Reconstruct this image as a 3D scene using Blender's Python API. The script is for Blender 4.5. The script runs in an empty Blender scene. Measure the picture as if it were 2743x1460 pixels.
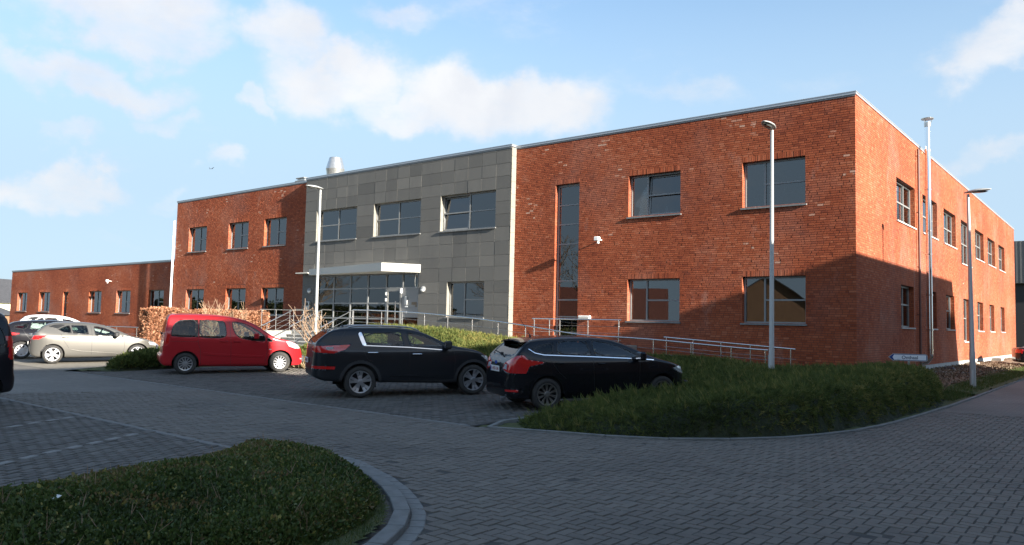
import bpy, math, random
import numpy as np
from mathutils import Vector, Matrix
random.seed(7); rng = np.random.default_rng(7)
R = math.radians; PI = math.pi
S = bpy.context.scene
COL = S.collection

# ------------------------------------------------------------------ camera
cam_d = bpy.data.cameras.new('camera'); cam = bpy.data.objects.new('camera', cam_d); COL.objects.link(cam)
yaw, pitch, roll = R(-39.109), R(3.817), R(1.311)
fw = Vector((math.sin(yaw)*math.cos(pitch), math.cos(yaw)*math.cos(pitch), math.sin(pitch)))
rt0 = Vector((math.cos(yaw), -math.sin(yaw), 0)); up0 = rt0.cross(fw)
rt = rt0*math.cos(roll)+up0*math.sin(roll); up = up0*math.cos(roll)-rt0*math.sin(roll)
cam.matrix_world = Matrix(((rt.x, up.x, -fw.x, 6.886), (rt.y, up.y, -fw.y, -25.628), (rt.z, up.z, -fw.z, 1.75), (0, 0, 0, 1)))
cam_d.sensor_width = 36; cam_d.lens = 2070/2743*36; cam_d.clip_end = 3000; cam_d.clip_start = 0.05
S.camera = cam
# ------------------------------------------------------------------ light
SUN = Vector((1, -0.113, 0.325)).normalized()
elev = math.asin(SUN.z); azim = math.atan2(SUN.x, SUN.y)
sd = bpy.data.lights.new('sun', 'SUN'); sd.energy = 5.0; sd.angle = R(0.5); sd.color = (1.0, 0.93, 0.82)
so = bpy.data.objects.new('sun', sd); COL.objects.link(so)
so.rotation_euler = (-SUN).to_track_quat('-Z', 'Y').to_euler()
W = bpy.data.worlds.new('World'); S.world = W; W.use_nodes = True
def world():
    nt = W.node_tree; nt.nodes.clear(); N = nt.nodes.new; L = nt.links.new
    out = N('ShaderNodeOutputWorld'); bg = N('ShaderNodeBackground'); bg.inputs['Strength'].default_value = 0.092
    sky = N('ShaderNodeTexSky'); sky.sky_type = 'NISHITA'; sky.sun_disc = False
    sky.sun_elevation = elev; sky.sun_rotation = azim; sky.air_density = 1.0; sky.dust_density = 0.6; sky.ozone_density = 1.6
    tc = N('ShaderNodeTexCoord')
    rotn = N('ShaderNodeVectorRotate'); rotn.rotation_type = 'Z_AXIS'; rotn.inputs['Angle'].default_value = yaw
    L(tc.outputs['Generated'], rotn.inputs['Vector'])
    n1 = N('ShaderNodeTexNoise'); n1.inputs['Scale'].default_value = 10; n1.inputs['Detail'].default_value = 7; n1.inputs['Roughness'].default_value = 0.55
    L(rotn.outputs[0], n1.inputs['Vector'])
    sub = N('ShaderNodeVectorMath'); sub.operation = 'SUBTRACT'; sub.inputs[1].default_value = (0.5, 0.5, 0.5); L(n1.outputs['Color'], sub.inputs[0])
    sc = N('ShaderNodeVectorMath'); sc.operation = 'SCALE'; sc.inputs['Scale'].default_value = 0.14; L(sub.outputs[0], sc.inputs[0])
    wp = N('ShaderNodeVectorMath'); wp.operation = 'ADD'; L(rotn.outputs[0], wp.inputs[0]); L(sc.outputs[0], wp.inputs[1])
    # soft cumulus banks: (right, up, half width, half height, weight) as direction cosines, noise below repeats them all round; the last group is added fill
    prev = None
    for cx, cz, sx, sz, wt in CLOUDS:
        ma = N('ShaderNodeVectorMath'); ma.operation = 'MULTIPLY_ADD'
        sx *= 1.12; sz *= 1.15; ma.inputs[1].default_value = (1/sx, 0, 1/sz); ma.inputs[2].default_value = (-cx/sx, 0, -cz/sz); L(wp.outputs[0], ma.inputs[0])
        ln = N('ShaderNodeVectorMath'); ln.operation = 'LENGTH'; L(ma.outputs[0], ln.inputs[0])
        mr = N('ShaderNodeMapRange'); mr.interpolation_type = 'SMOOTHSTEP'
        mr.inputs['From Min'].default_value = 1.25; mr.inputs['From Max'].default_value = 0.35; mr.inputs['To Max'].default_value = wt
        L(ln.outputs['Value'], mr.inputs['Value'])
        if prev is None: prev = mr.outputs[0]
        else:
            mx = N('ShaderNodeMath'); mx.operation = 'MAXIMUM'; L(prev, mx.inputs[0]); L(mr.outputs[0], mx.inputs[1]); prev = mx.outputs[0]
    n2 = N('ShaderNodeTexNoise'); n2.inputs['Scale'].default_value = 5.0; n2.inputs['Detail'].default_value = 8; n2.inputs['Roughness'].default_value = 0.62
    mp = N('ShaderNodeMapping'); mp.inputs['Scale'].default_value = (1, 1, 2.2); L(rotn.outputs[0], mp.inputs[0]); L(mp.outputs[0], n2.inputs['Vector'])
    a = N('ShaderNodeMath'); a.operation = 'MULTIPLY_ADD'; a.inputs[1].default_value = 2.0; a.inputs[2].default_value = -0.96; L(n2.outputs['Fac'], a.inputs[0])
    b = N('ShaderNodeMath'); b.operation = 'ADD'; L(prev, b.inputs[0]); L(a.outputs[0], b.inputs[1])
    m = N('ShaderNodeMapRange'); m.interpolation_type = 'SMOOTHSTEP'; m.inputs['From Min'].default_value = 0.12; m.inputs['From Max'].default_value = 1.15; m.inputs['To Max'].default_value = 0.93
    L(b.outputs[0], m.inputs['Value'])
    # cloud brightness: a little grey-lilac in the dense cores
    n3 = N('ShaderNodeTexNoise'); n3.inputs['Scale'].default_value = 5; n3.inputs['Detail'].default_value = 4; L(wp.outputs[0], n3.inputs['Vector'])
    cr = N('ShaderNodeValToRGB'); cr.color_ramp.elements[0].position = 0.32; cr.color_ramp.elements[1].position = 0.66
    cr.color_ramp.elements[0].color = (2.65, 2.72, 2.92, 1); cr.color_ramp.elements[1].color = (3.3, 3.3, 3.32, 1)
    L(n3.outputs['Fac'], cr.inputs[0])
    # thin haze near the horizon
    sx_ = N('ShaderNodeSeparateXYZ'); L(tc.outputs['Generated'], sx_.inputs[0])
    hz = N('ShaderNodeMapRange'); hz.interpolation_type = 'SMOOTHSTEP'; hz.inputs['From Min'].default_value = 0.56; hz.inputs['From Max'].default_value = 0.14; hz.inputs['To Max'].default_value = 0.93
    L(sx_.outputs['Z'], hz.inputs['Value'])
    g = N('ShaderNodeMix'); g.data_type = 'RGBA'; g.blend_type = 'MULTIPLY'; g.inputs['Factor'].default_value = 1; g.inputs['B'].default_value = SKY_TINT
    L(sky.outputs[0], g.inputs['A'])
    mh = N('ShaderNodeMix'); mh.data_type = 'RGBA'; L(hz.outputs[0], mh.inputs['Factor']); L(g.outputs['Result'], mh.inputs['A']); mh.inputs['B'].default_value = SKY_HAZE
    mc = N('ShaderNodeMix'); mc.data_type = 'RGBA'; L(m.outputs[0], mc.inputs['Factor']); L(mh.outputs['Result'], mc.inputs['A']); L(cr.outputs[0], mc.inputs['B'])
    L(mc.outputs['Result'], bg.inputs['Color']); L(bg.outputs[0], out.inputs['Surface'])
SKY_TINT = (.74, .86, .91, 1); SKY_HAZE = (1.82, 2.42, 3.02, 1)
CLOUDS = [(-.214, .287, .105, .05, 1.), (-.02, .278, .135, .043, 1.), (-.137, .259, .10, .028, .9), (-.438, .335, .12, .045, 1.), (-.281, .335, .06, .04, .85), (-.471, .262, .075, .03, .95), (-.515, .139, .065, .025, .85), (-.312, .253, .024, .017, .7), (-.347, .18, .032, .017, .7), (.508, .313, .052, .033, .8), (.218, .289, .07, .022, .36), (.524, .196, .05, .018, .55), (-.506, .189, .02, .016, .5), (-.414, .142, .035, .013, .5), (-.474, .089, .04, .017, .45), (-.142, .374, .06, .02, .5), (-.416, .23, .035, .014, .5), (-.36, .10, .05, .008, .35),
          (-.15, .60, .30, .09, .85), (.35, .68, .22, .09, .85), (-.55, .66, .16, .08, .8), (.08, .86, .30, .07, .8), (.62, .50, .12, .07, .8), (-.78, .34, .10, .06, .85), (.80, .24, .09, .05, .85), (-.86, .12, .06, .04, .7), (.74, .08, .08, .03, .7)]  # unseen banks overhead and at the sides, added to brighten and whiten the shade
world()
S.view_settings.view_transform = 'Standard'; S.view_settings.look = 'None'; S.view_settings.gamma = 1; S.view_settings.use_curve_mapping = False
S.view_settings.exposure = 1.75
S.render.engine = 'CYCLES'; S.cycles.max_bounces = 8; S.cycles.transparent_max_bounces = 16; S.cycles.diffuse_bounces = 3

# ------------------------------------------------------------------ helpers
class MB:
    """collects geometry and links it as one mesh object"""
    def __init__(s): s.v = []; s.f = []; s.n = 0; s.tone = []
    def add(s, v, f):
        k = s.n; s.v += [tuple(p) for p in v]; s.f += [tuple(i+k for i in q) for q in f]; s.n += len(v); return s
    def box(s, x0, x1, y0, y1, z0, z1):
        v = [(x, y, z) for z in (z0, z1) for y in (y0, y1) for x in (x0, x1)]
        return s.add(v, [(0, 2, 3, 1), (4, 5, 7, 6), (0, 1, 5, 4), (2, 6, 7, 3), (0, 4, 6, 2), (1, 3, 7, 5)])
    def bbox(s, x0, x1, y0, y1, z0, z1, b=.01):
        """box with chamfered edges (3-axis)"""
        P = []; idx = {}
        X = (x0, x1); Y = (y0, y1); Z = (z0, z1)
        for i in (0, 1):
            for j in (0, 1):
                for k in (0, 1):
                    sx = b if i == 0 else -b; sy = b if j == 0 else -b; sz = b if k == 0 else -b
                    idx[i, j, k] = len(P)
                    P += [(X[i], Y[j]+sy, Z[k]+sz), (X[i]+sx, Y[j], Z[k]+sz), (X[i]+sx, Y[j]+sy, Z[k])]
        F = []
        g = lambda i, j, k, a: idx[i, j, k]+a
        for i in (0, 1):
            F.append([g(i, 0, 0, 0), g(i, 0, 1, 0), g(i, 1, 1, 0), g(i, 1, 0, 0)][::(1 if i == 0 else -1)])
            F.append([g(0, i, 0, 1), g(1, i, 0, 1), g(1, i, 1, 1), g(0, i, 1, 1)][::(1 if i == 0 else -1)])
            F.append([g(0, 0, i, 2), g(0, 1, i, 2), g(1, 1, i, 2), g(1, 0, i, 2)][::(1 if i == 0 else -1)])
        for i in (0, 1):
            for j in (0, 1):
                s1 = 1 if (i+j) % 2 == 0 else -1
                F.append([g(i, j, 0, 0), g(i, j, 0, 1), g(i, j, 1, 1), g(i, j, 1, 0)][::s1])
                F.append([g(i, 0, j, 0), g(i, 0, j, 2), g(i, 1, j, 2), g(i, 1, j, 0)][::-s1])
                F.append([g(0, i, j, 1), g(0, i, j, 2), g(1, i, j, 2), g(1, i, j, 1)][::s1])
                for k in (0, 1):
                    F.append([g(i, j, k, 0), g(i, j, k, 1), g(i, j, k, 2)][::(1 if (i+j+k) % 2 else -1)])
        return s.add(P, F)
    def tube(s, a, b, r, n=8, r2=None, caps=True):
        a = Vector(a); b = Vector(b); d = (b-a).normalized(); r2 = r if r2 is None else r2
        q = d.orthogonal().normalized(); w = d.cross(q)
        v = []
        for p, rr in ((a, r), (b, r2)):
            for i in range(n):
                t = 2*PI*i/n; v.append(p+q*math.cos(t)*rr+w*math.sin(t)*rr)
        f = [(i, (i+1) % n, n+(i+1) % n, n+i) for i in range(n)]
        if caps: f += [tuple(range(n))[::-1], tuple(range(n, 2*n))]
        return s.add(v, f)
    def path(s, pts, r, n=8, radii=None):
        P = [Vector(p) for p in pts]; v = []; m = len(P)
        q = None
        for i, p in enumerate(P):
            d = (P[min(i+1, m-1)]-P[max(i-1, 0)]).normalized()
            if q is None: q = d.orthogonal().normalized()
            q = (q-d*q.dot(d)).normalized(); w = d.cross(q); rr = radii[i] if radii else r
            for k in range(n):
                t = 2*PI*k/n; v.append(p+(q*math.cos(t)+w*math.sin(t))*rr)
        f = [(i*n+k, i*n+(k+1) % n, (i+1)*n+(k+1) % n, (i+1)*n+k) for i in range(m-1) for k in range(n)]
        f += [tuple(range(n))[::-1], tuple(range((m-1)*n, m*n))]
        return s.add(v, f)
    def lathe(s, prof, n=24, M=None):
        """profile [(r,h)] about local z; closed at ends when r=0"""
        v = []; k = len(prof)
        for r, h in prof:
            for i in range(n):
                t = 2*PI*i/n; p = Vector((r*math.cos(t), r*math.sin(t), h)); v.append(M @ p if M else p)
        f = [(j*n+i, j*n+(i+1) % n, (j+1)*n+(i+1) % n, (j+1)*n+i) for j in range(k-1) for i in range(n)]
        return s.add(v, f)
    def prism(s, poly, fn, h0, h1):
        """poly [(a,b)] extruded h0..h1; fn(a,b,h)->xyz"""
        n = len(poly); v = [fn(a, b, h0) for a, b in poly]+[fn(a, b, h1) for a, b in poly]
        return s.add(v, [tuple(range(n))[::-1], tuple(range(n, 2*n))]+[(i, (i+1) % n, n+(i+1) % n, n+i) for i in range(n)])
    def mesh(s, name, mat=None, smooth=False, tone=None):
        me = bpy.data.meshes.new(name); me.from_pydata([tuple(p) for p in s.v], [], s.f)
        if mat: me.materials.append(mat)
        if smooth: me.polygons.foreach_set('use_smooth', [True]*len(me.polygons))
        if tone is not None:
            at = me.attributes.new('tone', 'FLOAT', 'POINT'); at.data.foreach_set('value', np.asarray(tone, dtype=np.float32))
        me.update(); return me
    def obj(s, name, mat=None, parent=None, smooth=False, tone=None, fix=False, angle=None):
        me = s.mesh(name, mat, smooth, tone)
        if fix:
            import bmesh
            b = bmesh.new(); b.from_mesh(me); bmesh.ops.recalc_face_normals(b, faces=b.faces); b.to_mesh(me); b.free()
        if angle: me.set_sharp_from_angle(angle=R(angle))
        return link(name, me, parent)
def link(name, me, parent=None, loc=None, rot=None):
    o = bpy.data.objects.new(name, me); COL.objects.link(o)
    if parent: o.parent = parent
    if loc is not None: o.location = loc
    if rot is not None: o.rotation_euler = rot
    return o
def np_mesh(name, V, F, mat=None, parent=None, smooth=False, tone=None, attr='tone', sizes=None):
    """V (n,3), F (m,k) all faces k-gons; fast"""
    me = bpy.data.meshes.new(name); V = np.asarray(V, dtype=np.float32); F = np.asarray(F, dtype=np.int32)
    m, k = F.shape
    me.vertices.add(len(V)); me.vertices.foreach_set('co', V.ravel())
    me.loops.add(m*k); me.loops.foreach_set('vertex_index', F.ravel())
    me.polygons.add(m); me.polygons.foreach_set('loop_start', np.arange(m, dtype=np.int32)*k)
    try: me.polygons.foreach_set('loop_total', np.full(m, k, dtype=np.int32))
    except Exception: pass
    if mat: me.materials.append(mat)
    me.polygons.foreach_set('use_smooth', np.full(m, bool(smooth)))
    if tone is not None:
        at = me.attributes.new(attr, 'FLOAT', 'POINT'); at.data.foreach_set('value', np.asarray(tone, dtype=np.float32))
    me.update(calc_edges=True); me.validate()
    return link(name, me, parent)
def empty(name, loc, label, cat, group=None, rz=0):
    o = bpy.data.objects.new(name, None); COL.objects.link(o); o.location = loc; o.rotation_euler = (0, 0, rz); o.empty_display_size = .2
    tag(o, label, cat, group); return o
def tag(o, label=None, cat=None, group=None, kind=None):
    if label: o['label'] = label
    if cat: o['category'] = cat
    if group: o['group'] = group
    if kind: o['kind'] = kind
    return o
def struct(o): o['kind'] = 'structure'; return o
def stuff(o): o['kind'] = 'stuff'; return o
def copy_tree(o, parent=None):
    c = o.copy(); COL.objects.link(c)
    if parent: c.parent = parent
    for ch in list(o.children): copy_tree(ch, c)
    return c
def smooth01(t): t = np.clip(t, 0, 1); return t*t*(3-2*t)

# ------------------------------------------------------------------ materials
def mat(name, col, rough=.6, metal=0., spec=.5, var=None, bump=None, coat=0., ior=1.5, coord='Object', detail=5, stretch=(1, 1, 1)):
    """var=(scale, second colour, lo, hi); bump=(scale, strength, distance)"""
    m = bpy.data.materials.new(name); m.use_nodes = True; nt = m.node_tree; N = nt.nodes.new; L = nt.links.new
    p = nt.nodes['Principled BSDF']; p.inputs['Base Color'].default_value = (*col, 1); p.inputs['Roughness'].default_value = rough
    p.inputs['Metallic'].default_value = metal; p.inputs['Specular IOR Level'].default_value = spec; p.inputs['IOR'].default_value = ior
    if coat: p.inputs['Coat Weight'].default_value = coat; p.inputs['Coat Roughness'].default_value = .03
    tc = N('ShaderNodeTexCoord'); mp = N('ShaderNodeMapping'); mp.inputs['Scale'].default_value = stretch; L(tc.outputs[coord], mp.inputs[0])
    if var:
        n = N('ShaderNodeTexNoise'); n.inputs['Scale'].default_value = var[0]; n.inputs['Detail'].default_value = detail; n.inputs['Roughness'].default_value = .6; L(mp.outputs[0], n.inputs['Vector'])
        r = N('ShaderNodeMapRange'); r.inputs['From Min'].default_value = var[2]; r.inputs['From Max'].default_value = var[3]; L(n.outputs['Fac'], r.inputs['Value'])
        x = N('ShaderNodeMix'); x.data_type = 'RGBA'; x.inputs['A'].default_value = (*col, 1); x.inputs['B'].default_value = (*var[1], 1); L(r.outputs[0], x.inputs['Factor'])
        L(x.outputs['Result'], p.inputs['Base Color'])
    if bump:
        n = N('ShaderNodeTexNoise'); n.inputs['Scale'].default_value = bump[0]; n.inputs['Detail'].default_value = 6; L(mp.outputs[0], n.inputs['Vector'])
        b = N('ShaderNodeBump'); b.inputs['Strength'].default_value = bump[1]; b.inputs['Distance'].default_value = bump[2]; L(n.outputs['Fac'], b.inputs['Height']); L(b.outputs[0], p.inputs['Normal'])
    return m
def tone_mat(name, stops, rough=.85, stain=None, bump=(40, .4, .004), spec=.3, coord='Object', white=None, trans=0., grain=.25):
    """colour from the per-piece attribute 'tone' through a ramp, with stains laid over"""
    m = bpy.data.materials.new(name); m.use_nodes = True; nt = m.node_tree; N = nt.nodes.new; L = nt.links.new
    p = nt.nodes['Principled BSDF']; p.inputs['Roughness'].default_value = rough; p.inputs['Specular IOR Level'].default_value = spec
    at = N('ShaderNodeAttribute'); at.attribute_name = 'tone'
    geo = N('ShaderNodeNewGeometry'); tcx = geo.outputs['Position']
    n0 = N('ShaderNodeTexNoise'); n0.inputs['Scale'].default_value = 22; n0.inputs['Detail'].default_value = 4; L(tcx, n0.inputs['Vector'])
    ad = N('ShaderNodeMath'); ad.operation = 'MULTIPLY_ADD'; ad.inputs[1].default_value = grain; ad.inputs[2].default_value = -grain/2; L(n0.outputs['Fac'], ad.inputs[0])
    a2 = N('ShaderNodeMath'); a2.operation = 'ADD'; L(ad.outputs[0], a2.inputs[0]); L(at.outputs['Fac'], a2.inputs[1])
    cr = N('ShaderNodeValToRGB'); e = cr.color_ramp.elements
    while len(e) < len(stops): e.new(.5)
    for i, (q, c) in enumerate(stops): e[i].position = q; e[i].color = (*c, 1)
    L(a2.outputs[0], cr.inputs[0]); colo = cr.outputs[0]
    def over(src, c, scale, lo, hi, mx, st=(1, 1, 1), det=6):
        mp = N('ShaderNodeMapping'); mp.inputs['Scale'].default_value = st; L(tcx, mp.inputs[0])
        n = N('ShaderNodeTexNoise'); n.inputs['Scale'].default_value = scale; n.inputs['Detail'].default_value = det; n.inputs['Roughness'].default_value = .65; L(mp.outputs[0], n.inputs['Vector'])
        r = N('ShaderNodeMapRange'); r.inputs['From Min'].default_value = lo; r.inputs['From Max'].default_value = hi; r.inputs['To Max'].default_value = mx; L(n.outputs['Fac'], r.inputs['Value'])
        x = N('ShaderNodeMix'); x.data_type = 'RGBA'; x.inputs['B'].default_value = (*c, 1); L(r.outputs[0], x.inputs['Factor']); L(src, x.inputs['A']); return x.outputs['Result']
    for s_ in (stain or []): colo = over(colo, *s_)
    L(colo, p.inputs['Base Color'])
    if bump:
        n = N('ShaderNodeTexNoise'); n.inputs['Scale'].default_value = bump[0]; n.inputs['Detail'].default_value = 6; L(tcx, n.inputs['Vector'])
        b = N('ShaderNodeBump'); b.inputs['Strength'].default_value = bump[1]; b.inputs['Distance'].default_value = bump[2]; L(n.outputs['Fac'], b.inputs['Height']); L(b.outputs[0], p.inputs['Normal'])
    if trans:
        t = N('ShaderNodeBsdfTranslucent'); mx = N('ShaderNodeMixShader'); mx.inputs[0].default_value = trans
        L(colo, t.inputs['Color']); L(p.outputs[0], mx.inputs[1]); L(t.outputs[0], mx.inputs[2]); L(mx.outputs[0], nt.nodes['Material Output'].inputs['Surface'])
    return m
def glass(name, tint=(.5, .55, .55), ior=1.9, rough=.0):
    m = bpy.data.materials.new(name); m.use_nodes = True; nt = m.node_tree; nt.nodes.clear(); N = nt.nodes.new; L = nt.links.new
    o = N('ShaderNodeOutputMaterial'); t = N('ShaderNodeBsdfTransparent'); t.inputs[0].default_value = (*tint, 1)
    g = N('ShaderNodeBsdfGlossy'); g.inputs['Roughness'].default_value = rough; g.inputs['Color'].default_value = (.95, .97, 1, 1)
    f = N('ShaderNodeFresnel'); f.inputs['IOR'].default_value = ior
    geo = N('ShaderNodeNewGeometry')
    # very slight waviness of float glass
    n = N('ShaderNodeTexNoise'); n.inputs['Scale'].default_value = .9; n.inputs['Detail'].default_value = 1; L(geo.outputs['Position'], n.inputs['Vector'])
    b = N('ShaderNodeBump'); b.inputs['Strength'].default_value = .02; b.inputs['Distance'].default_value = .05; L(n.outputs['Fac'], b.inputs['Height'])
    L(b.outputs[0], g.inputs['Normal'])
    x = N('ShaderNodeMixShader'); L(f.outputs[0], x.inputs[0]); L(t.outputs[0], x.inputs[1]); L(g.outputs[0], x.inputs[2]); L(x.outputs[0], o.inputs[0]); return m
M = {}
BR = [(0, (.19, .042, .019)), (.35, (.29, .067, .027)), (.7, (.375, .098, .041)), (.93, (.43, .145, .075)), (1, (.54, .32, .23))]
M['brick'] = tone_mat('brick', BR, rough=.9, bump=(38, .35, .003),
    stain=[((.50, .36, .30), 1.1, .60, .80, .45, (1, 1, .55)), ((.15, .038, .022), .7, .55, .80, .25, (1.5, 1.5, .35)), ((.42, .27, .22), .35, .48, .7, .25, (1, 1, 1))])
M['mortar'] = mat('mortar', (.11, .036, .024), .95, var=(30, (.16, .06, .042), .35, .7))
M['panel'] = tone_mat('grey_stone', [(0, (.108, .105, .097)), (.5, (.143, .138, .126)), (1, (.185, .176, .158))], rough=.75, bump=(90, .25, .002), grain=.12,
    stain=[((.09, .088, .085), .5, .5, .75, .5, (2, 1, .5)), ((.24, .225, .19), 1.6, .6, .8, .3, (1, 1, .6))])
M['panel_edge'] = mat('stone_return', (.25, .232, .195), .8, var=(3, (.19, .175, .15), .4, .7))
M['joint'] = mat('joint', (.36, .35, .325), .9)
M['alu'] = mat('aluminium', (.42, .43, .44), .4, .6)
M['frame'] = mat('window_frame', (.235, .24, .24), .45, .2)
M['frame_light'] = mat('frame_light', (.25, .25, .24), .45, .2)
M['sill'] = mat('blue_stone', (.16, .165, .165), .55, var=(12, (.24, .24, .23), .4, .7))
M['plinth'] = mat('concrete_plinth', (.42, .42, .40), .85, var=(2.5, (.33, .32, .30), .4, .7), bump=(30, .2, .003))
M['concrete'] = mat('concrete', (.33, .325, .30), .9, var=(3, (.22, .22, .19), .4, .7), bump=(30, .3, .004))
M['glass'] = glass('window_glass', (.30, .34, .35), 1.95)
M['lobby_glass'] = glass('lobby_glass', (.55, .58, .56), 1.75)
M['pipe_brown'] = mat('brown_pipe', (.12, .05, .038), .5)
M['white'] = mat('white_paint', (.80, .80, .78), .5)
M['cream'] = mat('cream_wall', (.58, .56, .50), .8)
M['dark'] = mat('dark', (.02, .02, .022), .6)
M['steel'] = mat('galvanised_steel', (.62, .62, .60), .32, .85, var=(6, (.45, .45, .44), .4, .7))
M['chrome'] = mat('chrome', (.85, .86, .88), .12, 1)
M['stainless'] = mat('stainless', (.80, .80, .79), .22, 1, bump=(6, .1, .01))
M['lamp_grey'] = mat('lamp_grey', (.40, .405, .39), .45, .25)
M['lens'] = mat('lamp_lens', (.12, .125, .12), .15)
M['interior_wall'] = mat('interior_wall', (.48, .46, .42), .9)
M['interior_floor'] = mat('interior_floor', (.22, .20, .18), .7)
M['ceiling'] = mat('ceiling', (.70, .69, .66), .9)
M['wood'] = mat('brown_wood', (.30, .10, .045), .5, var=(5, (.22, .07, .03), .4, .7))
M['curtain'] = mat('white_curtain', (.72, .73, .74), .9)
M['bark'] = mat('bark', (.16, .12, .085), .9, var=(8, (.26, .21, .15), .4, .7))
M['twig'] = mat('twig', (.30, .20, .13), .85)
M['soil'] = mat('soil', (.12, .085, .055), .95, var=(2.2, (.26, .18, .11), .4, .65), bump=(9, .8, .05))
M['lit_lamp'] = None
def em(name, c, st):
    m = bpy.data.materials.new(name); m.use_nodes = True; p = m.node_tree.nodes['Principled BSDF']
    p.inputs['Base Color'].default_value = (*c, 1); p.inputs['Emission Color'].default_value = (*c, 1); p.inputs['Emission Strength'].default_value = st; return m
M['lit_lamp'] = em('lit_lamp', (1, .95, .8), .9)
# ------------------------------------------------------------------ ground
def zg(x, y):
    """finished ground height: flat road, bays rising gently to the garden"""
    x = np.asarray(x, float); y = np.asarray(y, float)
    r = np.clip((y+15.7)*.018, 0, .11)*np.clip((-1.6-x)/.8, 0, 1)
    g = np.clip((y+9.9)/5.4, 0, 1)*.17*np.clip((3.0-x)/2, 0, 1)
    return r+g
def poly_sheet(name, pts, m, z=0., fn=None):
    """flat or draped polygon, triangulated"""
    from mathutils.geometry import tessellate_polygon
    tri = tessellate_polygon([[Vector((x, y, 0)) for x, y in pts]])
    v = [(x, y, z+(float(fn(x, y)) if fn else 0)) for x, y in pts]
    b = MB(); b.add(v, [tuple(t) for t in tri]); o = b.obj(name, m, fix=False)
    if o.data.polygons[0].normal.z < 0: o.data.flip_normals()
    return o
def paver_mat(name, c1, c2, cj, rot=0, scale=1., dashy=True, offs=.5, w=.22, h=.11, spots=.5):
    """small-block paving seen too far off to tell blocks apart"""
    m = bpy.data.materials.new(name); m.use_nodes = True; nt = m.node_tree; N = nt.nodes.new; L = nt.links.new
    p = nt.nodes['Principled BSDF']; p.inputs['Roughness'].default_value = .85; p.inputs['Specular IOR Level'].default_value = .3
    g = N('ShaderNodeNewGeometry'); mp = N('ShaderNodeMapping'); mp.inputs['Rotation'].default_value = (0, 0, rot); L(g.outputs['Position'], mp.inputs[0])
    b = N('ShaderNodeTexBrick'); b.inputs['Scale'].default_value = 1; b.inputs['Brick Width'].default_value = w; b.inputs['Row Height'].default_value = h
    b.inputs['Mortar Size'].default_value = .006; b.inputs['Color1'].default_value = (*c1, 1); b.inputs['Color2'].default_value = (*c2, 1); b.inputs['Mortar'].default_value = (*cj, 1); b.offset = offs
    b.inputs['Bias'].default_value = 0; L(mp.outputs[0], b.inputs['Vector'])
    n = N('ShaderNodeTexNoise'); n.inputs['Scale'].default_value = .35; n.inputs['Detail'].default_value = 6; n.inputs['Roughness'].default_value = .6; L(g.outputs['Position'], n.inputs['Vector'])
    r = N('ShaderNodeMapRange'); r.inputs['From Min'].default_value = .35; r.inputs['From Max'].default_value = .7; r.inputs['To Min'].default_value = .82; r.inputs['To Max'].default_value = 1.15; L(n.outputs['Fac'], r.inputs['Value'])
    x = N('ShaderNodeVectorMath'); x.operation = 'SCALE'; L(b.outputs['Color'], x.inputs[0]); L(r.outputs[0], x.inputs['Scale']); L(x.outputs[0], p.inputs['Base Color'])
    bp = N('ShaderNodeBump'); bp.inputs['Strength'].default_value = .5; bp.inputs['Distance'].default_value = .006; bp.invert = True; L(b.outputs['Fac'], bp.inputs['Height']); L(bp.outputs[0], p.inputs['Normal'])
    return m
LANE = (.180, .166, .144); LANE2 = (.155, .143, .125)
M['lane_far'] = paver_mat('lane_paving', LANE, LANE2, (.09, .088, .083))
M['bay_far'] = paver_mat('bay_paving', (.135, .133, .13), (.115, .114, .113), (.05, .05, .05), rot=PI/2)
M['tan_far'] = paver_mat('tan_paving', (.25, .225, .185), (.22, .20, .165), (.12, .11, .09))
M['joint_sand'] = mat('joint_sand', (.045, .044, .042), .95, var=(9, (.075, .072, .06), .4, .7))
M['paver_lane'] = tone_mat('lane_paver', [(0, (.125, .111, .094)), (.5, (.162, .145, .124)), (1, (.20, .180, .153))], rough=.85, bump=(140, .35, .002), grain=.25,
    stain=[((.08, .076, .07), .45, .5, .72, .65), ((.075, .078, .05), 1.7, .60, .8, .45), ((.26, .25, .22), 9, .70, .82, .5)])
M['paver_bay'] = tone_mat('bay_paver', [(0, (.085, .078, .069)), (.5, (.115, .106, .094)), (1, (.150, .138, .122))], rough=.85, bump=(140, .35, .002), grain=.25,
    stain=[((.16, .15, .13), .5, .5, .75, .4), ((.30, .29, .25), 14, .72, .84, .5)])
M['paver_pale'] = mat('pale_paver', (.24, .232, .213), .85, var=(20, (.19, .183, .168), .4, .7))
M['paver_lane2'] = mat('edging_strip', (.19, .186, .172), .88, var=(7, (.15, .148, .14), .4, .7))
M['kerb'] = mat('kerb_concrete', (.20, .20, .19), .9, var=(5, (.145, .148, .135), .4, .7), bump=(60, .3, .003))
M['grass_base'] = mat('grass_ground', (.055, .075, .022), .95, var=(2.5, (.10, .10, .035), .35, .7), bump=(30, .8, .03))
M['field'] = mat('field', (.07, .085, .03), .95, var=(.02, (.11, .10, .05), .35, .7))

g = MB(); g.add([(-700, -500, -.09), (500, -500, -.09), (500, 900, -.09), (-700, 900, -.09)], [(0, 1, 2, 3)]); struct(g.obj('ground', M['field']))
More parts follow.
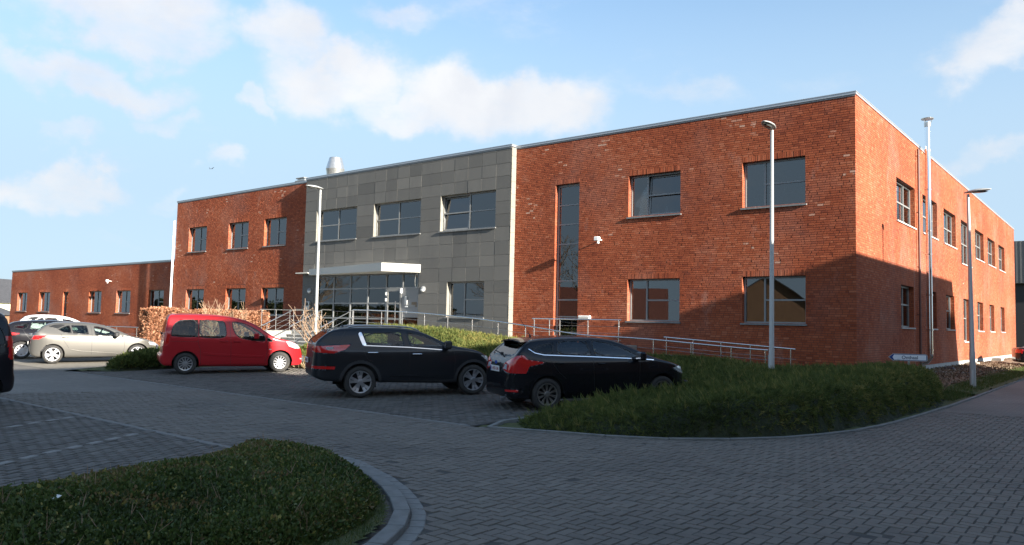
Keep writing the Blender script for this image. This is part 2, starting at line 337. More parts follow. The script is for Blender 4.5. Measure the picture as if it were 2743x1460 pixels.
# lane and road sheet (joint level); nearer blocks are real geometry on it
LANE_Y0, LANE_Y1 = -19.72, -15.68
KERB_IN = [(-2.3, -19.60), (-1.5, -19.40), (-.85, -19.42), (-.33, -19.64), (.22, -19.86), (.72, -20.12), (1.16, -20.40), (1.54, -20.68), (1.86, -21.02), (2.14, -21.42), (2.36, -21.95), (2.5, -22.6), (2.56, -23.4), (2.58, -28.)]
def offset(pts, d):
    o = []
    for i, p in enumerate(pts):
        a = Vector(pts[max(i-1, 0)]); b = Vector(pts[min(i+1, len(pts)-1)]); t = (b-a).normalized(); o.append((p[0]-t.y*d, p[1]+t.x*d))
    return o
KERB_OUT = offset(KERB_IN, .15); GUT_OUT = offset(KERB_IN, .30)
ROAD_EDGE = [(-1.72, -15.62), (-1.1, -15.4), (.0, -15.12), (.9, -14.75), (1.7, -14.0), (2.4, -12.9), (2.9, -11.4), (3.12, -9.5), (3.2, -7), (3.25, -4), (3.25, 0), (3.2, 5), (3.15, 13), (3.3, 24), (3.3, 90)]
road_poly = [(-120, LANE_Y1), (-18.8, LANE_Y1), (-1.8, LANE_Y1)]+ROAD_EDGE+[(11, 90), (11, -60), (-3.2, -60), (-3.2, LANE_Y0), (-120, LANE_Y0)]
struct(poly_sheet('road', road_poly, M['lane_far'], -.012))
ROAD = bpy.data.objects['road']
BAY = [(-18.6, LANE_Y1), (-1.95, LANE_Y1), (-1.95, -9.85), (-18.1, -9.85), (-18.1, -14.2)]
def bayz(x, y): return max(0., min(.11, (y+15.7)*.018))
bay = struct(poly_sheet('parking_bay', [(-18.6, LANE_Y1), (-2.0, LANE_Y1), (-2.0, -9.7), (-17.6, -9.7), (-17.6, -14.6)], M['bay_far'], -.008, bayz))
struct(poly_sheet('side_yard', [(-80, LANE_Y1), (-19.0, LANE_Y1), (-22.4, -10.4), (-26, -7.5), (-80, -7.5)], M['tan_far'], -.006, bayz))
lot = struct(poly_sheet('lower_parking_lot', [(-60, LANE_Y0), (-2.4, LANE_Y0), (-1.7, -20.6), (-1.1, -22.4), (-.8, -25), (-.8, -60), (-60, -60)], M['bay_far'], -.010))
# pale separators of the lower lot: rows of single pale blocks, and the pale edging strip
PHR = R(30.)
def inpoly(x, y, P):
    c = np.zeros(np.shape(x), bool); n = len(P)
    for i in range(n):
        x0, y0 = P[i]; x1, y1 = P[(i+1) % n]
        k = ((y0 > y) != (y1 > y)) & (x < (x1-x0)*(y-y0)/((y1-y0) if y1 != y0 else 1e-9)+x0); c ^= k
    return c
CAMXY = np.array([6.886, -25.628]); YAW = yaw
def in_view(x, y, m=.06):
    dx = x-CAMXY[0]; dy = y-CAMXY[1]; f = dx*math.sin(YAW)+dy*math.cos(YAW); r = dx*math.cos(YAW)-dy*math.sin(YAW)
    return (f > 3.5) & (np.abs(r) < (.6627+m)*f+.4)
def rect_pieces(cx, cy, w, h, gapx, gapy, rot, base_z, jit=.0025, ch=.006):
    """block tops with chamfer: V(8 per block), F quads"""
    n = len(cx); hw = w/2-gapx; hh = h/2-gapy
    top = np.array([[-1, -1], [1, -1], [1, 1], [-1, 1]], float)
    V = np.zeros((n, 8, 3)); a = rot+rng.normal(0, .012, n); ca, sa = np.cos(a), np.sin(a)
    zt = base_z+rng.normal(0, jit, n); tx = rng.normal(0, .010, n); ty = rng.normal(0, .010, n)
    for j in range(4):
        for lev, (ins, dz) in enumerate(((0., -.02), (ch, 0.))):
            lx = top[j, 0]*(hw-ins); ly = top[j, 1]*(hh-ins)
            V[:, lev*4+j, 0] = cx+lx*ca-ly*sa; V[:, lev*4+j, 1] = cy+lx*sa+ly*ca; V[:, lev*4+j, 2] = zt+dz+lx*tx+ly*ty
    q = np.array([[4, 5, 6, 7], [0, 1, 5, 4], [1, 2, 6, 5], [2, 3, 7, 6], [3, 0, 4, 7]])
    F = (np.arange(n)[:, None, None]*8+q[None]).reshape(-1, 4)
    return V.reshape(-1, 3), F
# herringbone blocks on the road
w = .11
i, j = np.meshgrid(np.arange(-150, 150), np.arange(-80, 80), indexing='ij'); ox = (i+2*j)*w; oy = (i-2*j)*w
def place(ox, oy, dx, dy): return ox+dx*w, oy+dy*w
sx_, sy_ = 3.0, -19.0
HX, HY = (ox+1*w).ravel()+sx_, (oy+.5*w).ravel()+sy_
VX, VY = (ox+.5*w).ravel()+sx_, (oy+2*w).ravel()+sy_
ISL = GUT_OUT+[(-.8, -28), (-.8, -25), (-1.1, -22.4), (-1.7, -20.6), (-2.6, -19.72)]
def road_mask(x, y):
    near = np.hypot(x-CAMXY[0], y-CAMXY[1]) < 20.2
    k = inpoly(x, y, road_poly) & ~inpoly(x, y, ISL) & in_view(x, y) & near & (y > LANE_Y0+.0) | (inpoly(x, y, road_poly) & ~inpoly(x, y, ISL) & in_view(x, y) & near & (x > -1))
    return k
hk = road_mask(HX, HY); vk = road_mask(VX, VY); HX, HY, VX, VY = HX[hk], HY[hk], VX[vk], VY[vk]
cx = np.r_[HX, VX]; cy = np.r_[HY, VY]; rots = np.r_[np.zeros(len(HX)), np.full(len(VX), PI/2)]
d = np.hypot(cx-CAMXY[0], cy-CAMXY[1]); order = np.argsort(d); cx, cy, rots, d = cx[order], cy[order], rots[order], d[order]
b = MB(); NV = 10; pm = []
for k in range(NV):
    t = rng.uniform(0.32, .68)
    V, F = rect_pieces(np.zeros(1), np.zeros(1), .22, .11, .0065, .0020, np.zeros(1), 0.)
    me = bpy.data.meshes.new('paver'); me.from_pydata(V.tolist(), [], F.tolist()); me.materials.append(M['paver_lane'])
    at = me.attributes.new('tone', 'FLOAT', 'POINT'); at.data.foreach_set('value', [t]*8); pm.append(me)
NI = 290
for k in range(NI):
    o = link('paver', pm[k % NV], ROAD, (float(cx[k]), float(cy[k]), 0.0), (0, 0, float(rots[k])+random.choice((0, PI))))
cx, cy, rots, d = cx[NI:], cy[NI:], rots[NI:], d[NI:]
V, F = rect_pieces(cx, cy, .22, .11, .0065, .0020, rots, np.zeros(len(cx)))
t = np.repeat(np.clip(rng.normal(.5, .12, len(cx)), 0, 1), 8)
stuff(np_mesh('pavers', V, F, M['paver_lane'], ROAD, tone=t))
# dark joint bed under the block geometry, 4 mm below the block skirts
nb = [(x, y) for x, y in [(-10.2, LANE_Y0), (-10.2, LANE_Y1), (-1.8, LANE_Y1)]]+ROAD_EDGE[:7]+[(3.12, -9.5), (11, -9.5), (11, -30), (2.9, -30)]+[p for p in GUT_OUT[::-1] if p[1] > -27]+[(-2.6, LANE_Y0)]
o = poly_sheet('joint_bed', nb, M['joint_sand'], -.007); o.parent = ROAD
# running-bond blocks in the bays (courses along y) and in the lower lot
def running(x0, x1, y0, y1, ang, poly, maxd, name, parent, m, z0, zf=None):
    n1 = int((x1-x0)/.11)+2; n2 = int((y1-y0)/.22)+2
    a, bb = np.meshgrid(np.arange(-n1, n1), np.arange(-n2, n2), indexing='ij')
    lx = a*.11; ly = bb*.22+(a % 2)*.11
    mx, my = (x0+x1)/2, (y0+y1)/2
    X = mx+lx*math.cos(ang)-ly*math.sin(ang); Y = my+lx*math.sin(ang)+ly*math.cos(ang); X, Y = X.ravel(), Y.ravel()
    k = inpoly(X, Y, poly) & in_view(X, Y) & (np.hypot(X-CAMXY[0], Y-CAMXY[1]) < maxd); X, Y = X[k], Y[k]
    Z = np.full(len(X), z0) if zf is None else z0+zf(X, Y)
    V, F = rect_pieces(X, Y, .11, .22, .0035, .011, np.full(len(X), ang), Z)
    t = np.repeat(np.clip(rng.normal(.5, .22, len(X)), 0, 1), 8)
    return stuff(np_mesh(name, V, F, m, parent, tone=t))
vb = lambda X, Y: np.clip((Y+15.7)*.018, 0, .11)
running(-18, -2, -15.7, -9.7, 0, [(-18.3, LANE_Y1+.05), (-2.05, LANE_Y1+.05), (-2.05, -9.8), (-17.5, -9.8), (-17.5, -14.7)], 30, 'pavers', bay, M['paver_bay'], .004, vb)
running(-13, -1, -27, -19, R(30), [(-16, LANE_Y0-.14), (-2.5, LANE_Y0-.14), (-1.72, -20.7), (-1.15, -22.4), (-.9, -25), (-16, -25)], 22, 'pavers', lot, M['paver_bay'], .003)
# joint bed of bays
poly = [(-18.3, LANE_Y1+.02), (-2.02, LANE_Y1+.02), (-2.02, -9.75), (-17.6, -9.75), (-17.6, -14.7)]
o = poly_sheet('joint_bed', poly, M['joint_sand'], -.003, bayz); o.parent = bay
o = poly_sheet('joint_bed', [(-16, LANE_Y0-.12), (-2.45, LANE_Y0-.12), (-1.72, -20.6), (-1.1, -22.4), (-.85, -25), (-16, -25)], M['joint_sand'], -.006); o.parent = lot
def block_row(name, pts, parent, m, wid, ln, z, gap=.006, zf=None, h=.09):
    """kerb stones laid end to end along a polyline, each its own part"""
    P = [Vector(p) for p in pts]; seg = []; tot = 0
    cum = [0]
    for a, b2 in zip(P[:-1], P[1:]): tot += (b2-a).length; cum.append(tot)
    def at(s):
        for k in range(len(P)-1):
            if s <= cum[k+1] or k == len(P)-2: return P[k].lerp(P[k+1], (s-cum[k])/(cum[k+1]-cum[k]))
    n = max(1, int(round(tot/ln))); L_ = tot/n
    for k in range(n):
        a = at(k*L_); c = at((k+1)*L_); mid = (a+c)/2; dd = c-a; le = dd.length/2-gap/2
        bq = MB(); bq.bbox(-le, le, -wid/2, wid/2, -h, 0, .007)
        zz = z+(zf(mid.x, mid.y) if zf else 0)
        bq.obj(name, m, parent).matrix_local = Matrix.Translation((mid.x, mid.y, zz+random.uniform(-.002, .002))) @ Matrix.Rotation(math.atan2(dd.y, dd.x), 4, 'Z')
isl = empty('kerb', (0, 0, 0), 'curved low concrete kerb round the planted island in the foreground', 'kerb')
block_row('kerb_stone', [p for p in offset(KERB_IN, .075)], isl, M['kerb'], .15, .55, .045)
block_row('gutter_stone', [p for p in offset(KERB_IN, .228)], ROAD, M['kerb'], .135, .215, .004, gap=.012)
k2 = empty('kerb', (0, 0, 0), 'thin concrete kerb running round the end of the juniper bed by the road', 'kerb')
block_row('kerb_stone', [(-1.98, -9.9), (-1.98, -15.55), (-1.72, -15.68)]+[(x, y) for x, y in ROAD_EDGE[1:14]], k2, M['kerb'], .08, 1.0, .03, zf=lambda x, y: float(zg(x, y)))
k3 = empty('kerb', (0, 0, 0), 'straight pale concrete edging between the lane and the lower parking lot', 'kerb')
block_row('kerb_stone', [(-16.5, LANE_Y0-.06), (-2.5, LANE_Y0-.06)], k3, M['paver_lane2'], .10, 1.0, .003)
k4 = empty('kerb', (0, 0, 0), 'straight pale edging between the lane and the upper parking bays', 'kerb')
block_row('kerb_stone', [(-18.5, LANE_Y1+.0), (-2.06, LANE_Y1+.0)], k4, M['paver_lane2'], .10, 1.0, .005)
for k, (row, z) in enumerate((([(-6.63, -21.07), (-6.85, -20.73), (-7.01, -20.41), (-7.18, -20.10)], .006), ([(-3.63, -21.91), (-3.85, -21.57), (-4.04, -21.23), (-4.24, -20.89), (-4.43, -20.56), (-4.63, -20.22), (-3.40, -22.25)], .006))):
    for x, y in row:
        bq = MB(); bq.bbox(-.11, .11, -.055, .055, -.03, 0, .006)
        o = bq.obj('pale_paver', M['paver_pale'], lot); o.location = (x, y, z+.004); o.rotation_euler = (0, 0, R(-60+90))
        o.rotation_euler = (0, 0, math.atan2(math.cos(PHR), -math.sin(PHR)))
# garden soil / lawn sheets following zg
def terrain(name, x0, x1, y0, y1, step, m, dz=0., poly=None, noise=.012):
    xs = np.arange(x0, x1+step, step); ys = np.arange(y0, y1+step, step); X, Y = np.meshgrid(xs, ys, indexing='ij')
    Z = zg(X, Y)+dz+rng.normal(0, noise, X.shape); n, k = X.shape; id_ = np.arange(n*k).reshape(n, k)
    F = np.stack([id_[:-1, :-1], id_[1:, :-1], id_[1:, 1:], id_[:-1, 1:]], -1).reshape(-1, 4); V = np.stack([X, Y, Z], -1).reshape(-1, 3)
    if poly is not None:
        c = V[F].mean(1); F = F[inpoly(c[:, 0], c[:, 1], poly)]
    return struct(np_mesh(name, V, F, m, smooth=True))
terrain('garden_soil', -34, 3.2, -15.6, 0.2, .2, M['grass_base'], -.02, [(-1.92, -15.55), (-1.1, -15.33), (0, -15.05), (.9, -14.7), (1.7, -13.95), (2.4, -12.85), (2.85, -11.4), (3.08, -9.5), (3.15, -7), (3.2, -2), (3.2, .2), (-34, .2), (-34, -7), (-26, -7.6), (-22.4, -10.4), (-19.2, -15.3), (-17.7, -14.4), (-17.6, -9.8), (-1.95, -9.8)])
terrain('lawn', .0, 3.2, .1, 60, .4, M['grass_base'], 0.05, [(2.0, .1), (3.15, .1), (3.12, 13), (3.2, 24), (3.2, 60), (1.8, 60), (1.7, 13), (2.2, 2)], .02)
terrain('bare_soil', -.1, 2.4, -1.4, 60, .25, M['soil'], .06, [(-.05, -.1), (.2, -1.2), (2.4, -1.2), (2.2, 2), (1.75, 13), (1.85, 60), (-.05, 60)], .035)
# far lawn/yard on the left beyond the wing
# ------------------------------------------------------------------ the office building
BLD = empty('office_building', (-14, 0, 0), 'long two storey red brick office building with a grey stone entrance block and flat roof', 'building')
def BP(b, name, m, parent=None, **k):
    """link a part given in world coordinates under the building"""
    o = b.obj(name, m, None, **k); par = parent or BLD; o.parent = par; o.matrix_parent_inverse = Matrix.Translation(-ABS(par)); return o
def ABS(o):
    v = Vector((0, 0, 0)); 
    while o: v = v+o.location+o.matrix_parent_inverse.translation; o = o.parent
    return v
def adopt(o, par): o.parent = par; o.matrix_parent_inverse = Matrix.Translation(-ABS(par)); return o
H = 9.33; ZB = .454; COURSE = .0765; BL = .20; JT = .011; BH = COURSE-JT
class Plane:
    """vertical plane: point o, along u, outward n"""
    def __init__(s, o, u, n): s.o = Vector(o); s.u = Vector(u); s.n = Vector(n)
    def p(s, a, z, d=0.): q = s.o+s.u*a+s.n*d; return (q.x, q.y, z)
ALLB = []   # (key for nearness, V 8x3, tone, plane, u0,u1,z0)
def brick_rows(pl, u0, u1, z0, z1, holes, collect, soldiers=True, phase=0., jit=.0022, tonef=None):
    """bricks of one wall face as boxes; collect = list of 8x3 arrays"""
    nrow = int(round((z1-z0)/COURSE)); dz = (z1-z0)/nrow
    sol = []
    if soldiers:
        for (a, b_, c, d_) in holes: sol.append((a-.0, b_+.0, d_, d_+.205))
    for r in range(nrow):
        za = z0+r*dz; zm = za+dz/2
        cuts = [(a, b_) for (a, b_, c, d_) in holes if c < zm < d_]+[(a, b_) for (a, b_, c, d_) in sol if c < zm < d_]
        cuts.sort(); spans = []; s_ = u0
        for a, b_ in cuts:
            if a > s_: spans.append((s_, a))
            s_ = max(s_, b_)
        if s_ < u1: spans.append((s_, u1))
        for a, b_ in spans:
            x = a; first = True
            off = (0, .105, .052, .158)[(r*7+int(phase)) % 4] if r % 2 else (0, .105)[(r//2) % 2]
            while x < b_-.02:
                ln = BL
                if first: ln = (BL, .095, .147, .06)[r % 4] if a == u0 or True else BL; first = False
                elif random.random() < .16: ln = .095
                e = min(x+ln, b_)
                if b_-e < .05: e = b_
                j = rng.uniform(-jit, jit*1.3); t = rng.uniform(-.0009, .0009, 4)
                jz = rng.uniform(-.0015, .0015)
                collect.append((pl, x+JT/2 if x > a else x, e-JT/2 if e < b_ else e, za+JT/2+jz, za+dz-JT/2+jz, j, t, 0))
                x = e
    for (a, b_, c, d_) in sol:
        n = max(1, int(round((b_-a)/.0765))); w_ = (b_-a)/n
        if b_-a < .15: continue
        for k in range(n):
            j = rng.uniform(-jit, jit*1.5); t = rng.uniform(-.0009, .0009, 4)
            collect.append((pl, a+k*w_+JT/2, a+(k+1)*w_-JT/2, c+JT/2, d_-JT/2, j, t, 1))
def brick_verts(rec):
    pl, a, b_, c, d_, j, t, _ = rec; o = pl.o; u = pl.u; n = pl.n; e = .002
    P = []
    for (x, z) in ((a, c), (b_, c), (b_, d_), (a, d_)): q = o+u*x+n*(-.014); P.append((q.x, q.y, z))
    for k, (x, z) in enumerate(((a+e, c+e), (b_-e, c+e), (b_-e, d_-e), (a+e, d_-e))): q = o+u*x+n*(.0+j+t[k]); P.append((q.x, q.y, z))
    return P
QF = np.array([[4, 5, 6, 7], [0, 1, 5, 4], [1, 2, 6, 5], [2, 3, 7, 6], [3, 0, 4, 7]])
def flush_bricks(recs, wall, m=None, name='bricks'):
    if not recs: return
    V = np.array([brick_verts(r) for r in recs], np.float32)
    # winding must face outward
    pl = recs[0][0]; out = Vector(pl.u).cross(Vector((0, 0, 1))).dot(pl.n)
    F = (np.arange(len(recs))[:, None, None]*8+(QF if out > 0 else QF[:, ::-1])[None]).reshape(-1, 4)
    c = V.mean(1)
    # tone: random per brick, blotches from firing batches
    t = np.clip(rng.normal(.50, .14, len(recs))+.10*np.sin(c[:, 0]*1.3+c[:, 1]*.9)+.08*np.sin(c[:, 2]*2.1+c[:, 0]*.4), 0, 1)
    t = np.minimum(t, .86)
    u_ = c[:, 0]+c[:, 1]; bl = np.sin(u_*.9+1.7)*np.sin(c[:, 2]*1.1+.6)+.7*np.sin(u_*2.3+c[:, 2]*1.9)+.4*np.sin(u_*4.1-c[:, 2]*3.3)
    wht = (rng.uniform(0, 1, len(recs)) < np.clip((bl-.75)*.4, 0, .17)*np.clip((c[:, 2]-3.6)/2, 0, 1)*(.12 if abs(pl.n.x) > .5 else 1)); t[wht] = rng.uniform(.86, 1.02, wht.sum())
    o = np_mesh(name, V.reshape(-1, 3), F, m or M['brick'], None, tone=np.repeat(t, 8)); stuff(o); adopt(o, wall); return o
def backing(pl, u0, u1, z0, z1, holes, m, d=-.0055):
    us = sorted({u0, u1, *[h[0] for h in holes], *[h[1] for h in holes]}); zs = sorted({z0, z1, *[h[2] for h in holes], *[h[3] for h in holes]})
    us = [u for u in us if u0 <= u <= u1]; zs = [z for z in zs if z0 <= z <= z1]
    b = MB(); flip = Vector(pl.u).cross(Vector((0, 0, 1))).dot(pl.n) < 0
    for a, c in zip(us[:-1], us[1:]):
        for e, f in zip(zs[:-1], zs[1:]):
            cu, cz = (a+c)/2, (e+f)/2
            if any(h[0] < cu < h[1] and h[2] < cz < h[3] for h in holes): continue
            q = [pl.p(a, e, d), pl.p(c, e, d), pl.p(c, f, d), pl.p(a, f, d)]
            b.add(q[::-1] if flip else q, [(0, 1, 2, 3)])
    return b
def rev(pl, u, z0, z1, depth, side, collect):
    """brick reveal at jamb u; side=+1 when the opening lies toward +u"""
    o = pl.o+pl.u*u; q = Plane(o, -pl.n, pl.u*side)
    brick_rows(q, 0.0, depth, z0, z1, [], collect, soldiers=False, jit=.001)
REV = .21
near_records = []
def brick_wall(pl, u0, u1, z0, z1, holes, label=None, near=False, back=-.0032, reveals=True, vis=None):
    wl = backing(pl, u0, u1, z0, z1, holes, M['mortar']); w_ = BP(wl, 'wall', M['mortar'])
    if label: w_['label'] = label
    recs = []; brick_rows(pl, u0, u1, z0, z1, holes, recs)
    rr = {1: [], -1: []}
    if reveals:
        for (a, b_, c, d_) in holes:
            bm = MB()
            for u, s_ in ((a, 1), (b_, -1)):
                rev(pl, u, c, d_, REV, s_, rr[s_])
            q0, q1, q2, q3 = a-.004, b_+.004, c, d_+.003
            v = [pl.p(x, z, dd) for dd in (-.003, -REV-.05) for (x, z) in ((q0, q2), (q0, q3), (q1, q3), (q1, q2))]
            bm.add(v, [(0, 1, 5, 4), (1, 2, 6, 5), (2, 3, 7, 6)])
            BP(bm, 'reveal_lining', M['mortar'], w_)
    if near:
        cpos = Vector((6.886, -25.628, 1.75))
        recs.sort(key=lambda r: ((Vector(r[0].p((r[1]+r[2])/2, (r[3]+r[4])/2))-cpos).length*(1 if (r[2]-r[1]) > .17 and r[3] > .95 else 100)))
        one = recs[:near]; recs = recs[near:]
        cols = []
        for r in one:
            L_ = r[2]-r[1]; key = random.randrange(8)
            cols.append((r, key))
        protos = {}
        for r, key in cols:
            kk = (key, round(r[2]-r[1], 2))
            if kk not in protos:
                r0 = (Plane((0, 0, 0), pl.u, pl.n), -(r[2]-r[1])/2, (r[2]-r[1])/2, -(r[4]-r[3])/2, (r[4]-r[3])/2, rng.uniform(-.001, .0013), rng.uniform(-.0005, .0005, 4), 0)
                me = bpy.data.meshes.new('brick'); out = Vector(pl.u).cross(Vector((0, 0, 1))).dot(pl.n)
                me.from_pydata(brick_verts(r0), [], (QF if out > 0 else QF[:, ::-1]).tolist()); me.materials.append(M['brick'])
                at = me.attributes.new('tone', 'FLOAT', 'POINT'); at.data.foreach_set('value', [float(np.clip(rng.normal(.46, .2), 0, 1))]*8); protos[kk] = me
            o = link('brick', protos[kk]); p = pl.p((r[1]+r[2])/2, (r[3]+r[4])/2); o.location = p; adopt(o, w_)
    flush_bricks(recs, w_)
    for s_ in (1, -1): flush_bricks(rr[s_], w_)
    return w_

# window openings: (u0,u1,z0,z1)
ZU0, ZU1, ZL0, ZL1 = 5.93, 7.53, 1.965, 3.555
F1 = Plane((0, 0, 0), (1, 0, 0), (0, -1, 0))            # front of the two-storey brick blocks (u = x)
SIDE = Plane((0, 0, 0), (0, 1, 0), (1, 0, 0))           # long side (u = y)
WING = Plane((0, .5, 0), (1, 0, 0), (0, -1, 0))
GREY = Plane((0, -.31, 0), (1, 0, 0), (0, -1, 0))
fr = [(-3.72, -1.57, ZU0, ZU1), (-3.72, -1.57, ZL0, ZL1), (-8.26, -6.08, ZU0, ZU1), (-8.26, -6.08, ZL0, ZL1), (-11.72, -10.54, 1.10, 7.52)]
fl = [(a, b_, c, d_) for a, b_ in ((-41.20, -39.0), (-36.45, -34.28), (-32.63, -30.46)) for c, d_ in ((ZU0, ZU1), (ZL0-.02, ZL1-.04))]
SU = [(5.31, 8.36), (9.75, 12.72), (14.2, 17.2), (18.62, 21.54), (22.9, 25.93), (27.36, 30.4), (31.9, 34.8)]
SL = [(5.86, 7.97), (10.25, 12.34), (14.5, 16.57), (19.0, 20.95), (23.3, 25.3), (27.7, 29.62), (32.35, 34.27)]
sdw = [(a, b_, 5.33 if k == 3 else ZU0, ZU1) for k, (a, b_) in enumerate(SU)]+[(a, b_, 1.39 if k == 3 else ZL0, ZL1) for k, (a, b_) in enumerate(SL)]
wg = [(-71.95, -69.68, 1.90, 3.56), (-66.95, -64.63, 1.90, 3.56), (-61.95, -60.85, .55, 3.56), (-57.0, -54.8, 1.90, 3.56), (-52.27, -50.02, 1.90, 3.56), (-47.35, -45.12, 1.90, 3.56)]
brick_wall(F1, -13.86, 0., .30, H, fr, 'red brick front wall nearest the corner', near=150)
brick_wall(F1, -42.88, -28.3, .30, H, fl, 'red brick front wall left of the grey entrance block')
brick_wall(SIDE, .0, 40., ZB, H, sdw, 'long red brick side wall facing the path', near=149)
brick_wall(WING, -73.6, -42.9, .10, 5.5, wg, 'low red brick wing wall')
bx = lambda: MB()
# end walls and flat roofs that close the volumes
b = bx(); b.box(-42.88, -42.68, .02, 14, .1, H); b.box(-42.6, -.3, 39.8, 39.99, .1, H); b.box(-28.3, -28.1, -.29, .0, 1.0, H-.02); BP(b, 'rear_wall', M['mortar'])
b = bx(); b.box(-73.6, -73.4, .52, 14, .1, 5.5); BP(b, 'end_wall', M['mortar'])
b = bx(); b.box(-42.6, -.25, .25, 39.7, H-.35, H-.12); b.box(-28.2, -13.9, -.05, .24, H-.35, H-.12); BP(b, 'roof', M['concrete'])
b = bx(); b.box(-73.4, -42.9, .75, 14, 5.15, 5.35); BP(b, 'roof', M['concrete'])
def coping(name, segs, z0=H):
    b = MB()
    for (x0, x1, y0, y1) in segs: b.box(x0, x1, y0, y1, z0, z0+.075); b.box(x0-.012, x1+.012, y0-.012, y1+.012, z0+.077, z0+.10)
    return BP(b, name, M['alu'])
coping('coping', [(-13.80, .035, -.035, .28)]); coping('coping', [(-.28, .035, .285, 40.03)]); coping('coping', [(-42.91, -28.36, -.035, .28)])
coping('coping', [(-28.34, -13.83, -.345, .0)], H+.03); coping('coping', [(-73.64, -42.93, .465, .78)], 5.5)
# plinth along the side
b = bx(); b.box(-.12, .025, .03, 39.98, -.1, ZB-.004); b.box(-13.8, .02, -.02, .02, -.1, .296); BP(b, 'plinth', M['plinth'])
# dark shadow gap band under coping
b = bx(); b.box(-13.80, .012, -.012, .0, H-.05, H-.002); b.box(-42.88, -28.33, -.012, 0, H-.05, H-.002); b.box(-73.6, -42.95, .488, .5, 5.45, 5.498); b.box(-28.3, -13.87, -.322, -.30, H-.03, H+.028)
BP(b, 'drip_edge', M['frame'])

# ---------------- interiors: real rooms behind the glass
b = bx()
for z in (1.06, 5.0): b.box(-42.6, -.35, .45, 39.6, z, z+.06)
BP(b, 'floor_slab', M['interior_floor'])
b = bx(); b.box(-42.6, -.35, .45, 39.6, 4.72, 4.8); b.box(-42.6, -.35, .45, 39.6, 8.7, 8.78); BP(b, 'suspended_ceiling', M['ceiling'])
b = bx()
for z0, z1 in ((1.12, 4.72), (5.06, 8.7)):
    b.box(-42.6, -5.6, 5.4, 5.5, z0, z1); b.box(-5.6, -5.5, 5.4, 39.6, z0, z1)
    for x in (-38, -33.4, -28.6, -13.6, -9.6, -5.0): b.box(x, x+.1, .5, 5.4, z0, z1)
    for y in (9.0, 13.4, 17.9, 22.2, 26.6, 31.1, 35.5): b.box(-5.5, -.5, y, y+.1, z0, z1)
BP(b, 'partition', M['interior_wall'])
b = bx(); b.box(-73.3, -43, 4.5, 4.6, .5, 5.1); b.box(-73.3, -43, .8, 4.5, .3, .4)
for x in (-68, -63, -59, -53.5, -48.5): b.box(x, x+.1, .9, 4.5, .4, 5.1)
BP(b, 'partition', M['interior_wall'])

# ---------------- windows
def ubox(b, pl, u0, u1, z0, z1, d0, d1):
    """box on a wall plane; d measured outward"""
    v = [pl.p(u, z, d) for d in (d0, d1) for z in (z0, z1) for u in (u0, u1)]
    f = [(0, 2, 3, 1), (4, 5, 7, 6), (0, 1, 5, 4), (2, 6, 7, 3), (0, 4, 6, 2), (1, 3, 7, 5)]
    if Vector(pl.u).cross(Vector(pl.n)).z > 0: f = [q[::-1] for q in f]
    return b.add(v, f)
def window(pl, u0, u1, z0, z1, cells, fmat='frame', dep=REV-.03, sill=True, fw=.065, gl='glass', label=None, tilt=None, sl=.06, smat='sill'):
    """cells: list of (a,b,c,d) in 0..1 of the opening; each becomes a pane, bars between them the frame"""
    b = MB(); W_, H_ = u1-u0, z1-z0; dd = -dep
    ubox(b, pl, u0, u1, z0, z0+fw, dd-.07, dd); ubox(b, pl, u0, u1, z1-fw, z1, dd-.07, dd)
    ubox(b, pl, u0, u0+fw, z0+fw, z1-fw, dd-.07, dd); ubox(b, pl, u1-fw, u1, z0+fw, z1-fw, dd-.07, dd)
    for (a, c, e, f) in cells:
        pa, pb, pc, pd = u0+a*W_, u0+c*W_, z0+e*H_, z0+f*H_
        if a > 0: ubox(b, pl, pa-.03, pa+.03, max(pc, z0+fw), min(pd, z1-fw), dd-.068, dd+.004)
        if e > 0: ubox(b, pl, max(pa+.03, u0+fw), min(pb-.03, u1-fw), pc-.028, pc+.028, dd-.066, dd+.002)
    w_ = BP(b, 'window', M[fmat])
    if label: w_['label'] = label
    for (a, c, e, f) in cells:
        if tilt and (a, c, e, f) in tilt: continue
        pa, pb, pc, pd = u0+a*W_+.022, u0+c*W_-.022, z0+e*H_+.02, z0+f*H_-.02
        g = MB(); ubox(g, pl, pa, pb, pc, pd, dd-.05, dd-.035); BP(g, 'pane', M[gl], w_)
    if tilt:   # an inward tilted sash around the given cells
        ta = min(t[0] for t in tilt); tb = max(t[1] for t in tilt); U0, U1 = u0+ta*W_+.04, u0+tb*W_-.04; Z0, Z1 = z0+.05, z1-.07
        sh = .13
        def tp(u, z, d): return pl.p(u, z, dd-.03+d-(z-Z0)/(Z1-Z0)*sh)
        s_ = MB()
        def tb_(a, c, e, f, d0=-.03, d1=.03):
            v = [tp(u, z, d) for d in (d0, d1) for z in (e, f) for u in (a, c)]; ff = [(0, 2, 3, 1), (4, 5, 7, 6), (0, 1, 5, 4), (2, 6, 7, 3), (0, 4, 6, 2), (1, 3, 7, 5)]
            if Vector(pl.u).cross(Vector(pl.n)).z > 0: ff = [q[::-1] for q in ff]
            s_.add(v, ff)
        tb_(U0, U0+.06, Z0, Z1); tb_(U1-.06, U1, Z0, Z1); tb_(U0, U1, Z0, Z0+.06); tb_(U0, U1, Z1-.06, Z1)
        for t in tilt:
            if t[2] > 0: tb_(U0+.06, U1-.06, z0+t[2]*H_-.025, z0+t[2]*H_+.025, -.028, .028)
        BP(s_, 'sash', M[fmat], w_)
        g = MB()
        g.add([tp(U0+.05, Z0+.05, 0), tp(U1-.05, Z0+.05, 0), tp(U1-.05, Z1-.05, 0), tp(U0+.05, Z1-.05, 0)], [(0, 1, 2, 3)]); BP(g, 'pane', M[gl], w_)
    if sill:
        s_ = MB(); ubox(s_, pl, u0-.05, u1+.05, z0-.055, z0-.001, -.2, sl); BP(s_, 'sill', M[smat], w_)
    return w_
